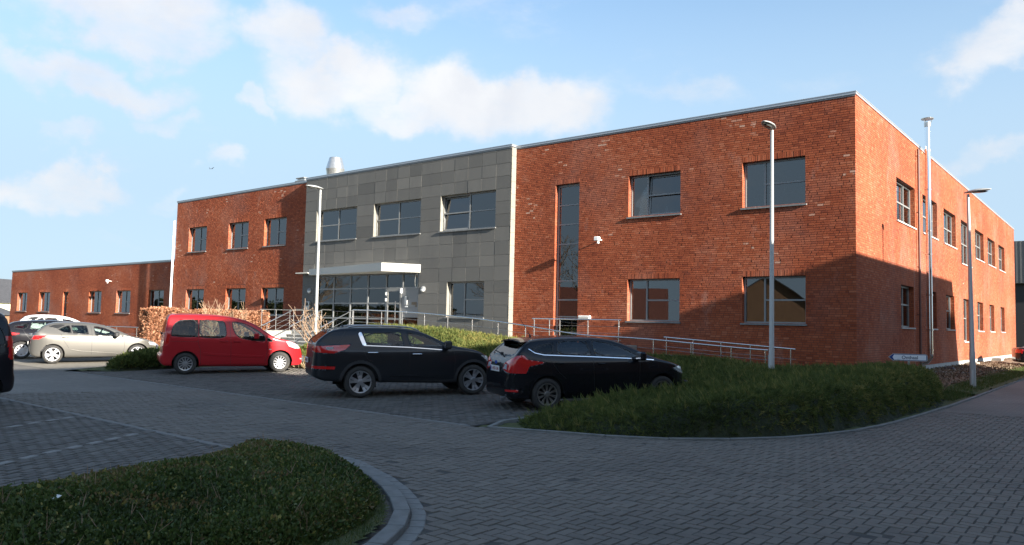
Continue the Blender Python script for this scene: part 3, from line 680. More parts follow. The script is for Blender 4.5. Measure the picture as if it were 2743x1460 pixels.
C3 = [(0, .34, 0, 1), (.34, 1, 0, .5), (.34, 1, .5, 1)]
C4 = [(0, .5, 0, .5), (.5, 1, 0, .5), (0, .5, .5, 1), (.5, 1, .5, 1)]
C2 = [(0, .52, 0, 1), (.52, 1, 0, .5), (.52, 1, .5, 1)]
window(F1, *fr[0], C3, label='upper window nearest the corner behind the tall lamp')
window(F1, *fr[1], C3, label='lower window nearest the corner')
window(F1, *fr[2], C3, tilt=C3[1:], label='upper window with a tilted sash')
window(F1, *fr[3], C3, label='lower window right of the tall glass strip')
zz = [0, .155, .262, .382, .617, .743, .867, 1]
window(F1, *fr[4], [(0, 1, a, c) for a, c in zip(zz[:-1], zz[1:])], sill=False, label='tall narrow stair window with a door at its foot', fw=.09)
for k, w_ in enumerate(fl): window(F1, *w_, C2)
for k, w_ in enumerate(sdw):
    n = .5
    if w_[1]-w_[0] > 2.5: cells = [(0, .62, 0, .5), (0, .62, .5, 1), (.62, 1, 0, .5), (.62, 1, .5, 1)]
    else: cells = [(0, .5, 0, .55), (0, .5, .55, 1), (.5, 1, 0, .55), (.5, 1, .55, 1)]
    window(SIDE, *w_, cells, fmat='frame_light', smat='plinth', sl=.05)
for k, w_ in enumerate(wg):
    window(WING, *w_, C2 if k != 2 else [(0, 1, 0, .2), (0, 1, .2, .4), (0, 1, .4, .7), (0, 1, .7, 1)], sill=(k != 2))
# ---------------- grey stone entrance block: real panels with open joints
GX0, GX1 = -28.3, -13.87; GZ0 = 1.02
gw = [(-27.28, -23.98, 5.92, 7.57), (-22.66, -19.34, 5.92, 7.57), (-18.02, -14.70, 5.92, 7.57), (-17.48, -15.25, 2.0, 3.59)]
ENT = (-27.15, -19.33, 1.18, 4.22)
wl = backing(GREY, GX0, GX1, .1, H, gw+[ENT], M['joint'], d=-.022); CLAD = BP(wl, 'stone_cladding', M['joint'])
cols = [GX0, -27.3, -26.48, -25.65, -24.82, -23.98, -22.65, -21.82, -20.99, -20.16, -19.33, -18.02, -17.19, -16.36, -15.53, -14.70, GX1]
rows = [.12, .47, 1.0, 1.55, 2.02, 2.55, 3.07, 3.59, 4.22, 4.70, 5.30, 5.92, 6.47, 7.02, 7.57, 8.12, 8.67, 9.22, H]
holes = gw+[ENT]
for ci in range(len(cols)-1):
    for ri in range(len(rows)-1):
        a, c, e, f = cols[ci], cols[ci+1], rows[ri], rows[ri+1]
        rects = [(a, c, e, f)]
        for h in holes:
            new = []
            for (a_, c_, e_, f_) in rects:
                if h[1] <= a_+1e-6 or h[0] >= c_-1e-6 or h[3] <= e_+1e-6 or h[2] >= f_-1e-6: new.append((a_, c_, e_, f_)); continue
                if a_ < h[0]: new.append((a_, h[0], e_, f_))
                if c_ > h[1]: new.append((h[1], c_, e_, f_))
                x0, x1 = max(a_, h[0]), min(c_, h[1])
                if f_ > h[3]: new.append((x0, x1, h[3], f_))
                if e_ < h[2]: new.append((x0, x1, e_, h[2]))
            rects = new
        for (a_, c_, e_, f_) in rects:
            if c_-a_ < .06 or f_-e_ < .05: continue
            b = MB(); dj = random.uniform(-.003, .003)
            x0, x1, z0, z1 = a_+.006, c_-.006, e_+.006, f_-.006
            b.bbox(x0, x1, -.31-dj, -.285, z0, z1, .003)
            t = float(np.clip(random.gauss(.5, .17), 0, 1)); o = BP(b, 'panel', M['panel'], CLAD, tone=[t]*len(b.v))
# light stone return on the sunny side (built of stacked slabs)
z = .15
while z < H-.02:
    z2 = min(z+.55, H-.002); b = MB(); b.bbox(-13.862, -13.83, -.312, -.016, z+.003, z2-.003, .003); BP(b, 'return_slab', M['panel_edge'], CLAD); z = z2
# stone reveals of the grey block windows
for w_ in gw:
    b = MB(); ubox(b, GREY, w_[0]-.03, w_[0]-.002, w_[2], w_[3], -.25, -.004); ubox(b, GREY, w_[1]+.002, w_[1]+.03, w_[2], w_[3], -.25, -.004); ubox(b, GREY, w_[0], w_[1], w_[3]+.002, w_[3]+.02, -.25, -.02)
    BP(b, 'jamb_lining', M['panel_edge'], CLAD)
for k, w_ in enumerate(gw[:3]):
    window(GREY, *w_, C4, fmat='frame_light', tilt=([C4[0], C4[2]] if k == 2 else None), label=('grey block window with an air conditioner disc behind its right pane', None)[k != 2])
window(GREY, *gw[3], [(0, .42, 0, 1), (.42, 1, 0, .5), (.42, 1, .5, 1)], fmat='frame_light', label='ground floor window of the grey block with a white curtain')
# ---------------- entrance
EX = [-27.15, -25.75, -24.4, -23.05, -21.68, -20.52, -19.33]; EY = -.22
EP = Plane((0, -.20, 0), (1, 0, 0), (0, -1, 0))
b = MB()
for x in EX: ubox(b, EP, max(ENT[0], x-.04), min(ENT[1], x+.04), 1.18, 4.22, -.08, 0)
for z in (1.2, 1.86, 2.62, 3.36, 4.05):
    for x0, x1 in zip(EX[:-1], EX[1:]):
        if x0 >= -20.6 and z < 3.3: continue
        ubox(b, EP, x0+.04, x1-.04, z-.035, z+.035, -.078, -.002)
ubox(b, EP, ENT[0], ENT[1], 4.09, 4.22, -.078, -.004)
EG = BP(b, 'entrance_screen', M['frame'])
for k, (x0, x1) in enumerate(zip(EX[:-1], EX[1:])):
    for z0, z1 in ((1.23, 1.83), (1.89, 2.58), (2.66, 3.32), (3.40, 4.01)):
        if k == 5 and z1 < 3.35: continue
        if k == 4 and z1 < 3.35: continue
        g = MB(); ubox(g, EP, x0+.03, x1-.03, z0-.01, z1+.01, -.05, -.038); BP(g, 'pane', M['lobby_glass'], EG)
# door leaf with big glass, handle bar and closers
b = MB(); x0, x1 = -21.62, -20.58
ubox(b, EP, x0, x0+.10, 1.21, 3.3, -.05, .02); ubox(b, EP, x1-.10, x1, 1.21, 3.3, -.05, .02)
for z in (1.21, 2.58, 3.2): ubox(b, EP, x0+.1, x1-.1, z, z+(.12 if z != 2.58 else .08), -.048, .018)
DR = BP(b, 'door', M['frame_light'])
for z0, z1 in ((1.33, 2.58), (2.66, 3.2)):
    g = MB(); ubox(g, EP, x0+.09, x1-.09, z0-.01, z1+.01, -.02, -.01); BP(g, 'pane', M['lobby_glass'], DR)
b = MB(); b.tube((-20.86, -.32, 1.75), (-20.86, -.32, 2.72), .022, 10); b.tube((-20.86, -.32, 1.9), (-20.86, -.2, 1.9), .012, 6); b.tube((-20.86, -.32, 2.6), (-20.86, -.2, 2.6), .012, 6); BP(b, 'door_handle', M['stainless'], DR)
b = MB(); b.box(-21.68, -21.62, -.26, -.2, 3.02, 3.16); b.box(-21.68, -21.62, -.26, -.2, 2.72, 2.86); b.box(-20.62, -20.55, -.27, -.2, 3.1, 3.34); BP(b, 'hinge', M['white'], DR)
b = MB(); ubox(b, EP, -20.48, -19.34, 1.95, 3.33, -.05, .0); SP = BP(b, 'side_panel', M['frame'])
b = MB(); ubox(b, EP, -20.48, -19.34, 1.22, 1.9, -.05, -.03); BP(b, 'pane', M['lobby_glass'], EG)
b = MB(); b.bbox(-20.34, -20.16, -.24, -.2, 2.55, 2.95, .01); BP(b, 'intercom', M['steel'], SP)
b = MB(); b.box(-20.18, -20.12, -.26, -.24, 2.55, 2.78); b.box(-20.3, -20.1, -.225, -.2, 2.44, 2.5); b.tube((-20.2, -.225, 2.2), (-20.2, -.2, 2.2), .045, 12); BP(b, 'door_button', M['white'], SP)
b = MB(); b.box(-19.86, -19.52, -.212, -.2, 2.55, 2.68); b.box(-19.62, -19.50, -.212, -.2, 2.46, 2.53); BP(b, 'name_plate', M['bark'], SP)
# canopy
b = MB()
b.add([(-27.45, -.315, 4.10), (-19.22, -.315, 4.06), (-19.24, -.34, 4.06), (-20.75, -1.38, 4.10), (-27.45, -.55, 4.10),
       (-27.45, -.315, 4.42), (-19.22, -.315, 4.44), (-19.24, -.34, 4.44), (-20.75, -1.38, 4.50), (-27.45, -.55, 4.42)],
      [(0, 4, 3, 2, 1), (5, 6, 7, 8, 9), (0, 1, 6, 5), (1, 2, 7, 6), (2, 3, 8, 7), (3, 4, 9, 8), (4, 0, 5, 9)])
CAN = BP(b, 'canopy', M['cream'], fix=True)
b = MB(); b.box(-27.5, -22.2, -1.2, -.33, 4.505, 4.52) if False else None
b = MB(); b.bbox(-28.55, -27.46, -.62, -.33, 4.19, 4.25, .01); BP(b, 'canopy_ledge', M['cream'], CAN)
# lobby: brown furniture, round column, back wall
b = MB(); b.tube((-22.75, .95, 1.12), (-22.75, .95, 4.7), .27, 24); BP(b, 'column', M['concrete'])
b = MB(); b.box(-27.4, -26.1, 1.6, 1.7, 1.12, 2.6); b.box(-25.9, -24.2, 2.2, 2.8, 1.12, 2.3); b.box(-21.9, -20.6, 2.4, 3.0, 1.12, 2.2); b.box(-24, -23.3, 2.6, 2.7, 1.12, 3.2); BP(b, 'lobby_desk', M['wood'])
# window-sill things
def sill_thing(name, fn, loc, m, label, cat):
    b = MB(); fn(b); o = b.obj(name, M[m] if isinstance(m, str) else m, fix=True, smooth=False); o.location = loc; tag(o, label, cat); return o
def ac_disc(b): b.bbox(-.22, .22, -.06, .06, 0, .44, .02); b.lathe([(.15, -.061), (.15, -.075), (.12, -.08), (.05, -.07), (0, -.07)], 20, Matrix(((1, 0, 0, 0), (0, 0, 1, 0), (0, 1, 0, .22), (0, 0, 0, 1))))
sill_thing('desk_fan', ac_disc, (-14.98, .12, 6.0), 'white', 'square white fan unit behind the right pane of the grey block window', 'fan')
vase = lambda b: b.lathe([(0, 0), (.05, .0), (.075, .08), (.05, .2), (.03, .26), (.04, .3), (0, .3)], 14)
cup = lambda b: b.lathe([(0, 0), (.05, 0), (.06, .12), (0, .12)], 12)
bxs = lambda b: (b.bbox(-.13, .13, -.07, .07, 0, .16, .01), b.bbox(-.05, .03, -.04, .04, .16, .26, .005))
sill_thing('vase', vase, (-3.35, .3, 6.0), 'cream', 'pale vase on a box in the left pane of the upper corner window', 'vase')
sill_thing('storage_box', bxs, (-3.33, .42, 6.0), 'white', 'white box on the window ledge behind the tall lamp', 'box')
sill_thing('storage_box', bxs, (-7.98, .35, 6.0), 'white', 'small white box in the left pane of the tilted window', 'box')
sill_thing('ornament', cup, (-7.2, .42, 6.02), 'cream', 'small pale pot standing left behind the tilted sash', 'ornament')
sill_thing('ornament', vase, (-6.85, .44, 6.02), 'white', 'white bottle shaped ornament behind the tilted sash', 'ornament')
sill_thing('storage_box', bxs, (-1.85, .36, 6.0), 'cream', 'pale box at the right end of the upper corner window', 'box')
sill_thing('cup', cup, (-16.2, .0, 6.0), 'white', 'white cup left of the fan in the grey block window', 'cup')
sill_thing('cup', cup, (-15.75, .0, 6.0), 'cream', 'cream cup nearest the fan in the grey block window', 'cup')
sill_thing('storage_box', bxs, (-19.75, .0, 6.0), 'white', 'white box on the ledge of the middle grey block window', 'box')
sill_thing('storage_box', bxs, (-25.0, .0, 6.0), 'cream', 'pale box on the ledge of the left grey block window', 'box')
# desk lamp arm in the upper corner window
b = MB(); b.tube((0, 0, 0), (.05, 0, .3), .012, 6); b.tube((.05, 0, .3), (.75, 0, .46), .012, 6); b.tube((.72, 0, .46), (.84, 0, .40), .05, 10, .02); b.tube((0, 0, 0), (0, 0, .02), .07, 12)
o = b.obj('desk_lamp', M['white']); o.location = (-2.75, .5, 6.02); tag(o, 'white jointed desk lamp in the right pane of the upper corner window', 'lamp')
# curtain in the grey ground floor window
cv = []; n = 40
for k in range(n): 
    for z in (2.02, 3.55): cv.append((-17.2+k*.011+.0, -.02+.03*math.sin(k*1.3), z))
b = MB(); b.add(cv, [(2*k, 2*k+2, 2*k+3, 2*k+1) for k in range(n-1)]); o = b.obj('curtain', M['curtain'], smooth=True); tag(o, 'white curtain drawn aside in the ground floor window of the grey block', 'curtain')
def blind(x0, x1, z0, z1, lb, y=.3):
    b = MB(); n = max(4, int((x1-x0)/.09))
    for k in range(n):
        xx = x0+(x1-x0)*k/n; b.add([(xx, y, z0), (xx+.075, y+.03, z0), (xx+.075, y+.03, z1), (xx, y, z1)], [(0, 1, 2, 3)])
    tag(b.obj('window_blind', M['curtain']), lb, 'blind')
blind(-31.6, -30.5, 2.0, 3.5, 'pale vertical blind in the lower right window left of the entrance block')
blind(-35.3, -34.3, 6.0, 7.5, 'pale vertical blind in the middle upper window of the left brick block')
blind(-40.0, -39.05, 6.0, 7.5, 'pale vertical blind in the upper left window of the left brick block')
blind(-46.3, -45.2, 1.95, 3.5, 'pale vertical blind in the low wing window nearest the downpipe', .85)
# pendant lamps in the stair window
for z, lb in ((6.35, 'lit tubular pendant lamp high in the tall stair window'), (2.45, 'lit tubular pendant lamp low in the tall stair window')):
    b = MB(); b.tube((-11.05, 1.2, z), (-11.05, 1.2, z+.42), .07, 12); b.tube((-11.05, 1.2, z+.42), (-11.05, 1.2, z+.9), .01, 4)
    tag(b.obj('pendant_lamp', M['lit_lamp']), lb, 'lamp')
# half-landing inside the stair
b = MB(); b.box(-11.8, -10.4, .5, 3, 3.62, 3.85); b.box(-11.8, -10.4, .5, .55, 3.0, 3.2); BP(b, 'stair_landing', M['ceiling'])
b = MB(); b.box(-11.5, -10.75, -.17, -.145, 1.22, 1.34); BP(b, 'mail_slot', M['dark'])
# lamps, cameras, boxes on the walls
def bulkhead(x, y, z, lb):
    e = empty('wall_lamp', (x, y, z), lb, 'wall lamp', 'round bulkhead lamps beside the entrance')
    Mx = Matrix(((1, 0, 0, 0), (0, 0, -1, 0), (0, 1, 0, 0), (0, 0, 0, 1)))
    a = MB(); a.lathe([(0, .0), (.15, 0), (.15, .04), (.135, .045)], 24, Mx); a.obj('base', M['frame'], e, fix=True)
    a = MB(); prof = [(.135*math.cos(t), .04+.10*math.sin(t)) for t in np.linspace(0, PI/2, 8)]; v0 = len(a.v); a.lathe(prof, 24, Mx)
    o = a.obj('glass_dome', M['white'], e, smooth=True, fix=True)
    a = MB(); prof = [(.139*math.cos(t), .041+.104*math.sin(t)) for t in np.linspace(0, PI/2, 8)]; a.lathe(prof, 24, Mx)
    a.f = [f for f in a.f if sum(a.v[i][2] for i in f)/len(f) > .005]; a.obj('hood', M['frame'], e, smooth=True, fix=True); return e
bulkhead(-18.98, -.315, 3.28, 'round bulkhead lamp on the grey stone right of the entrance')
bulkhead(-27.62, -.315, 3.28, 'round bulkhead lamp above the letter box left of the entrance')
def floodlight(loc, lb, grp='white floodlights on the brick walls'):
    e = empty('floodlight', loc, lb, 'floodlight', grp)
    a = MB(); a.tube((0, 0, 0), (0, -.28, .02), .022, 8); a.obj('arm', M['white'], e)
    a = MB(); a.bbox(-.10, .10, -.42, -.24, -.06, .10, .02); a.obj('head', M['white'], e)
    a = MB(); a.tube((.03, -.30, -.16), (.03, -.30, -.06), .05, 12, .035); a.obj('sensor', M['white'], e); return e
floodlight((-9.45, 0, 5.12), 'white floodlight with sensor on the brick wall right of the tall stair window')
floodlight((-53.2, .5, 4.28), 'white floodlight on the low wing wall')
e = empty('letter_box', (-27.66, -.33, 2.45), 'grey letter box with a dark slot on the stone left of the entrance', 'letter box')
a = MB(); a.bbox(-.21, .21, -.14, 0, -.25, .25, .015); a.obj('box', M['steel'], e)
a = MB(); a.box(-.13, .13, -.143, -.139, .03, .17); a.obj('slot', M['dark'], e)
a = MB(); a.add([(-.15, -.14, .18), (.15, -.14, .18), (.12, -.2, .23), (-.12, -.2, .23)], [(0, 1, 2, 3)]); a.obj('flap', M['steel'], e)
e = empty('emergency_light', (-10.15, -.05, 2.08), 'white box light on the brick right of the exit door', 'box light')
a = MB(); a.bbox(-.27, .27, -.09, .05, -.07, .07, .02); a.obj('housing', M['white'], e); a = MB(); a.box(-.22, .22, -.094, -.09, -.05, .02); a.obj('diffuser', M['cream'], e)
e = empty('box_light', (-62.5, .5, 1.22), 'small white box light on the low wing wall by its narrow window', 'box light')
a = MB(); a.bbox(-.3, .3, -.22, 0, -.16, .16, .03); a.obj('housing', M['white'], e); a = MB(); a.box(-.24, .24, -.224, -.22, -.1, .1); a.obj('diffuser', M['cream'], e)
# wall ornament ring above the door panel
b = MB(); P = [(-19.5+.10*math.sin(t)*1.0, -.27, 3.68+.34*math.cos(t)) for t in np.linspace(0, 2*PI, 24)]; b.path(P, .012, 6); BP(b, 'door_emblem', M['cream'])
# downpipes
def pipe(name, pts, r, m, lb, cat, clips=(), ax='y'):
    p0 = Vector(pts[0]); e = empty(name, (p0.x, p0.y, 0), lb, cat)
    a = MB(); a.path([Vector(p)-e.location for p in pts], r, 14); a.obj('pipe', M[m], e, smooth=True, angle=40)
    for z in clips:
        a = MB(); a.tube((0, 0, z-.025), (0, 0, z+.025), r*1.16, 14)
        a.box(-.015, .015, 0, .12, z-.015, z+.015) if ax == 'y' else a.box(-.14, 0, -.015, .015, z-.015, z+.015)
        a.obj('bracket', M[m], e)
    return e
pipe('downpipe', [(-42.98, -.1, 8.1), (-42.98, -.1, .15)], .07, 'white', 'white plastic downpipe at the left corner of the taller block', 'downpipe', (7.6, 6.4, 5.1, 3.9, 2.4))
pipe('downpipe', [(.10, 8.55, H-.15), (.10, 8.55, .2)], .045, 'pipe_brown', 'thin brown downpipe beside the steel flue on the side wall', 'downpipe', (8.9, 6.6, 4.4, 2.5), 'x')
pipe('flue_pipe', [(.33, 8.55+.62, 10.2), (.33, 9.17, .95), (.33, 9.17, .8), (.2, 9.17, .62), (.02, 9.17, .58)], .105, 'chrome', 'tall shiny steel flue pipe with a rain cap on the side wall', 'flue', (9.2, 7.6, 5.9, 4.95, 3.3, 1.9, 1.1), 'x')
FL = [o for o in bpy.data.objects if o.name.startswith('flue_pipe')][0]
a = MB(); a.lathe([(0, 10.60), (.24, 10.53), (.23, 10.50), (0, 10.52)], 20); a.obj('rain_cap', M['steel'], FL, fix=True)
a = MB(); a.lathe([(.105, 10.18), (.12, 10.2), (.13, 10.36), (.12, 10.36), (.1, 10.2)], 20); a.obj('collar', M['steel'], FL, fix=True)
for q in range(3):
    t = q*2.09; a = MB(); a.tube((.14*math.cos(t), .14*math.sin(t), 10.36), (.2*math.cos(t), .2*math.sin(t), 10.53), .012, 5); a.obj('strut', M['steel'], FL)
# roof equipment
e = empty('roof_ventilator', (-30.4, 3.2, 0), 'large bare metal ventilation cowl on the roof behind the grey block', 'ventilator')
a = MB(); a.lathe([(.42, H-.2), (.42, 9.9), (.54, 10.72), (.56, 10.76)], 32); a.obj('base', M['steel'], e, smooth=True, angle=30)
a = MB(); a.lathe([(.56, 10.76), (.37, 11.45), (.34, 11.47), (.34, 11.3)], 32); a.obj('cowl', M['steel'], e, smooth=True, angle=30)
e = empty('roof_vent', (-30.95, 1.5, 0), 'small flat louvred vent on the roof left of the big metal cowl', 'vent')
for k in range(3):
    a = MB(); a.bbox(-.55+.08*k, .55-.08*k, -.4, .4, 9.62+.16*k, 9.68+.16*k, .01); a.obj('louvre', M['frame'], e)
a = MB(); a.box(-.35, .35, -.3, .3, H-.12, 9.98); a.obj('core', M['steel'], e)
for y in (8.05, 17.9):
    b = MB(); b.box(.002, .006, y-.008, y+.008, ZB+.02, 5.85); BP(b, 'movement_joint', M['frame'])
# flood: entrance landing, steps, ramp
LZ = 1.17
e = ST = empty('entrance_steps', (-23.6, -2.4, 0), 'concrete entrance landing with broad steps down to the garden', 'steps')
def EP_(b, name, m, par, **k):
    o = b.obj(name, m, None, **k); o.parent = par; o.matrix_parent_inverse = Matrix.Translation(-par.location); return o
a = MB(); a.bbox(-27.9, -19.4, -2.5, -.33, .0, LZ, .012); EP_(a, 'landing', M['concrete'], ST)
nst = 6
for k in range(nst-1):
    z1 = LZ-(k+1)*.155; y0 = -2.5-(k+1)*.335
    a = MB(); a.bbox(-25.95, -20.6, y0, y0+.36, z1-.05, z1, .008); EP_(a, 'step', M['plinth'], ST)
    a = MB(); a.box(-25.9, -20.65, y0+.03, y0+.34, .1, z1-.052); EP_(a, 'riser', M['concrete'], ST)
a = MB(); a.bbox(-26.35, -25.97, -4.35, -2.51, .0, LZ, .012); EP_(a, 'side_wall', M['concrete'], ST)
a = MB(); a.bbox(-20.58, -20.3, -4.3, -2.51, .0, .6, .012); EP_(a, 'side_wall', M['concrete'], ST)
# ramp
RF = [(-21.3, 2.24), (-19.4, 2.215), (-17.1, 2.14), (-14.73, 2.01), (-13.27, 1.90), (-11.67, 1.75), (-10.4, 1.62), (-8.75, 1.415), (-6.5, 1.375), (-5.43, 1.33), (-3.45, 1.21), (-1.86, 1.13)]
def rz(x):
    xs = [p[0] for p in RF]; zs = [p[1] for p in RF]; return float(np.interp(x, xs, zs))
xs = np.linspace(-19.4, -1.5, 40); b = MB(); v = []
for x in xs:
    z = rz(x)-1.03
    v += [(x, -2.55, -.1), (x, -2.55, z), (x, -1.15, z), (x, -1.15, -.1)]
b.add(v, [(4*k+j, 4*k+4+j, 4*k+5+j, 4*k+1+j) for k in range(len(xs)-1) for j in range(3)]+[(0, 1, 2, 3)])
o = b.obj('ramp', M['concrete'], fix=True); tag(o, 'long sloping concrete access ramp along the foot of the brick wall', 'ramp')
b = MB(); b.bbox(-12.1, -7.8, -1.13, -.02, 0, 1.06, .012); o = b.obj('exit_platform', M['concrete']); tag(o, 'small concrete platform in front of the exit door', 'platform')
def rail(name, lb, toppts, posts, drop, wires, m='stainless', r=.024, end=None):
    """toppts polyline of handrail; posts = list of (x,y,ztop,zbot); wires = offsets below rail"""
    o0 = Vector(toppts[0]); e = empty(name, (o0.x, o0.y, 0), lb, 'handrail', 'stainless steel handrails of the steps and ramps')
    a = MB(); a.path([Vector(p)-e.location for p in toppts], r, 10); a.obj('handrail', M[m], e, smooth=True, angle=50)
    for p in posts:
        a = MB(); a.tube((p[0]-e.location.x, p[1]-e.location.y, p[3]), (p[0]-e.location.x, p[1]-e.location.y, p[2]), .02, 8)
        a.obj('post', M[m], e, smooth=True, angle=50)
    for w_ in wires:
        a = MB(); a.path([Vector(p)-e.location-Vector((0, 0, w_)) for p in (end or toppts)], .0075, 6); a.obj('wire', M[m], e)
    return e
fr_pts = [(x, -2.5, z) for x, z in RF]
def interp_pts(pts, n=60):
    xs = np.array([p[0] for p in pts]); zs = np.array([p[2] for p in pts]); q = np.linspace(xs[0], xs[-1], n)
    zz_ = np.interp(q, xs, zs); k = np.ones(5)/5; zp = np.pad(zz_, 2, mode='edge'); zz_ = np.convolve(zp, k, 'valid'); return [(float(a), pts[0][1], float(c)) for a, c in zip(q, zz_)]
px = [-21.28, -20.3]+list(np.arange(-19.35, -1.9, 1.36))+[-1.95]
rail('handrail', 'long stainless handrail along the outer edge of the curved access ramp', interp_pts(fr_pts), [(x, -2.5, rz(x), rz(x)-1.04) for x in px], 0, (.30, .55, .80))
bk = [(-6.0, -1.3, 1.42), (-1.45, -1.3, 1.17)]
rail('handrail', 'short stainless handrail on the wall side of the lower ramp', bk, [(x, -1.3, 1.42-(x+6)*.055, .3) for x in (-5.9, -4.9, -3.9, -2.9, -1.6)], 0, (.32, .6))
pf = [(-11.95, -1.1, 1.99), (-7.85, -1.1, 1.99)]
rail('handrail', 'level stainless rail of the exit platform under the tall window', pf, [(x, -1.1, 1.99, 1.02) for x in (-11.85, -11.1, -10.6, -9.3, -7.95)], 0, (.25, .5, .75))
# stair rails: top at y=-2.5, falling .47 per metre
def stair_rail(x, lb, stub=.55):
    top = [(x+stub, -2.45, 2.25) if False else (x, -1.95, 2.24), (x, -2.5, 2.24), (x, -4.28, 1.41)]
    e = rail('handrail', lb, top, [(x, -2.52, 2.22, LZ), (x, -4.02, 1.53, .25)], 0, (.30, .55, .80)); return e
stair_rail(-25.85, 'stainless handrail on the left side of the entrance steps'); stair_rail(-23.62, 'stainless handrail down the middle of the entrance steps beside the lamp post'); stair_rail(-21.32, 'stainless handrail on the right side of the entrance steps')
rail('handrail', 'level stainless rail on the landing wall left of the steps', [(-26.2, -4.2, 2.19), (-26.2, -.6, 2.22)], [(-26.2, y, 2.2, LZ) for y in (-4.1, -3.3, -2.5, -1.7, -.75)], 0, (.28, .52, .78))
rail('handrail', 'low stainless rail beside the wing at the left end of the yard', [(-49.5, -1.5, .95), (-44.3, -1.5, .97)], [(x, -1.5, .96, .05) for x in (-49.4, -47.4, -44.5)], 0, (.45,))
# ------------------------------------------------------------------ cars
def paint(name, c, metal=0., rough=.35, flake=None):
    return mat(name, c, rough, metal, .15, coat=.45, var=flake, coord='Object')
M['tyre'] = mat('tyre_rubber', (.028, .027, .026), .85, var=(6, (.05, .046, .04), .4, .7))
M['plastic'] = mat('black_plastic', (.022, .022, .024), .6)
M['seal'] = mat('window_seal', (.012, .012, .013), .4)
M['well'] = mat('wheel_well', (.008, .008, .008), .95)
M['car_glass'] = glass('car_glass', (.52, .60, .57), 1.6)
M['car_glass_dark'] = glass('tinted_car_glass', (.16, .19, .21), 1.42)
M['seat'] = mat('seat_fabric', (.035, .035, .038), .9)
M['seat_tan'] = mat('light_seat', (.42, .40, .34), .9)
M['red_lens'] = mat('red_lens', (.50, .012, .012), .12, coat=1.)
M['clear_lens'] = mat('clear_lens', (.62, .64, .66), .08, .4, coat=1.)
M['rim'] = mat('silver_rim', (.42, .42, .43), .3, .75)
M['rim_white'] = mat('pale_hubcap', (.52, .52, .54), .38, .25)
M['rim_dark'] = mat('dark_rim', (.20, .19, .175), .4, .6)
M['plate'] = mat('number_plate', (.72, .72, .70), .5)
M['plate_red'] = mat('plate_lettering', (.35, .03, .03), .5)
M['plate_blue'] = mat('plate_band', (.02, .06, .35), .5)
def chaikin(p, it=2, closed=True):
    p = np.array(p, float)
    for _ in range(it):
        q = np.roll(p, -1, 0); p = np.stack([p*.75+q*.25, p*.25+q*.75], 1).reshape(-1, 2)
    return p
def seg_sdf(P, x, y):
    """signed distance (negative inside) of closed polygon P at arrays x,y"""
    x = np.asarray(x, float); y = np.asarray(y, float); d = np.full(x.shape, 1e9); ins = np.zeros(x.shape, bool); n = len(P)
    for i in range(n):
        ax, ay = P[i]; bx_, by = P[(i+1) % n]; ex, ey = bx_-ax, by-ay; L2 = ex*ex+ey*ey+1e-12
        t = np.clip(((x-ax)*ex+(y-ay)*ey)/L2, 0, 1); dx = x-ax-t*ex; dy = y-ay-t*ey; d = np.minimum(d, dx*dx+dy*dy)
        c = ((ay > y) != (by > y)); xc = ex*(y-ay)/(ey if abs(ey) > 1e-12 else 1e-12)+ax; ins ^= c & (x < xc)
    d = np.sqrt(d); return np.where(ins, -d, d)
class Grid:
    def __init__(s, P, x0, x1, y0, y1, h=.02):
        s.x0, s.y0, s.h = x0, y0, h; xs = np.arange(x0, x1+h, h); ys = np.arange(y0, y1+h, h); X, Y = np.meshgrid(xs, ys, indexing='ij'); s.g = seg_sdf(P, X, Y); s.nx, s.ny = s.g.shape
    def __call__(s, x, y):
        u = np.clip((x-s.x0)/s.h, 0, s.nx-1.001); v = np.clip((y-s.y0)/s.h, 0, s.ny-1.001); i = u.astype(int); j = v.astype(int); a = u-i; b = v-j; g = s.g
        return g[i, j]*(1-a)*(1-b)+g[i+1, j]*a*(1-b)+g[i, j+1]*(1-a)*b+g[i+1, j+1]*a*b
def smax(a, b, k): h = np.maximum(k-np.abs(a-b), 0)/k; return np.maximum(a, b)+h*h*k*.25
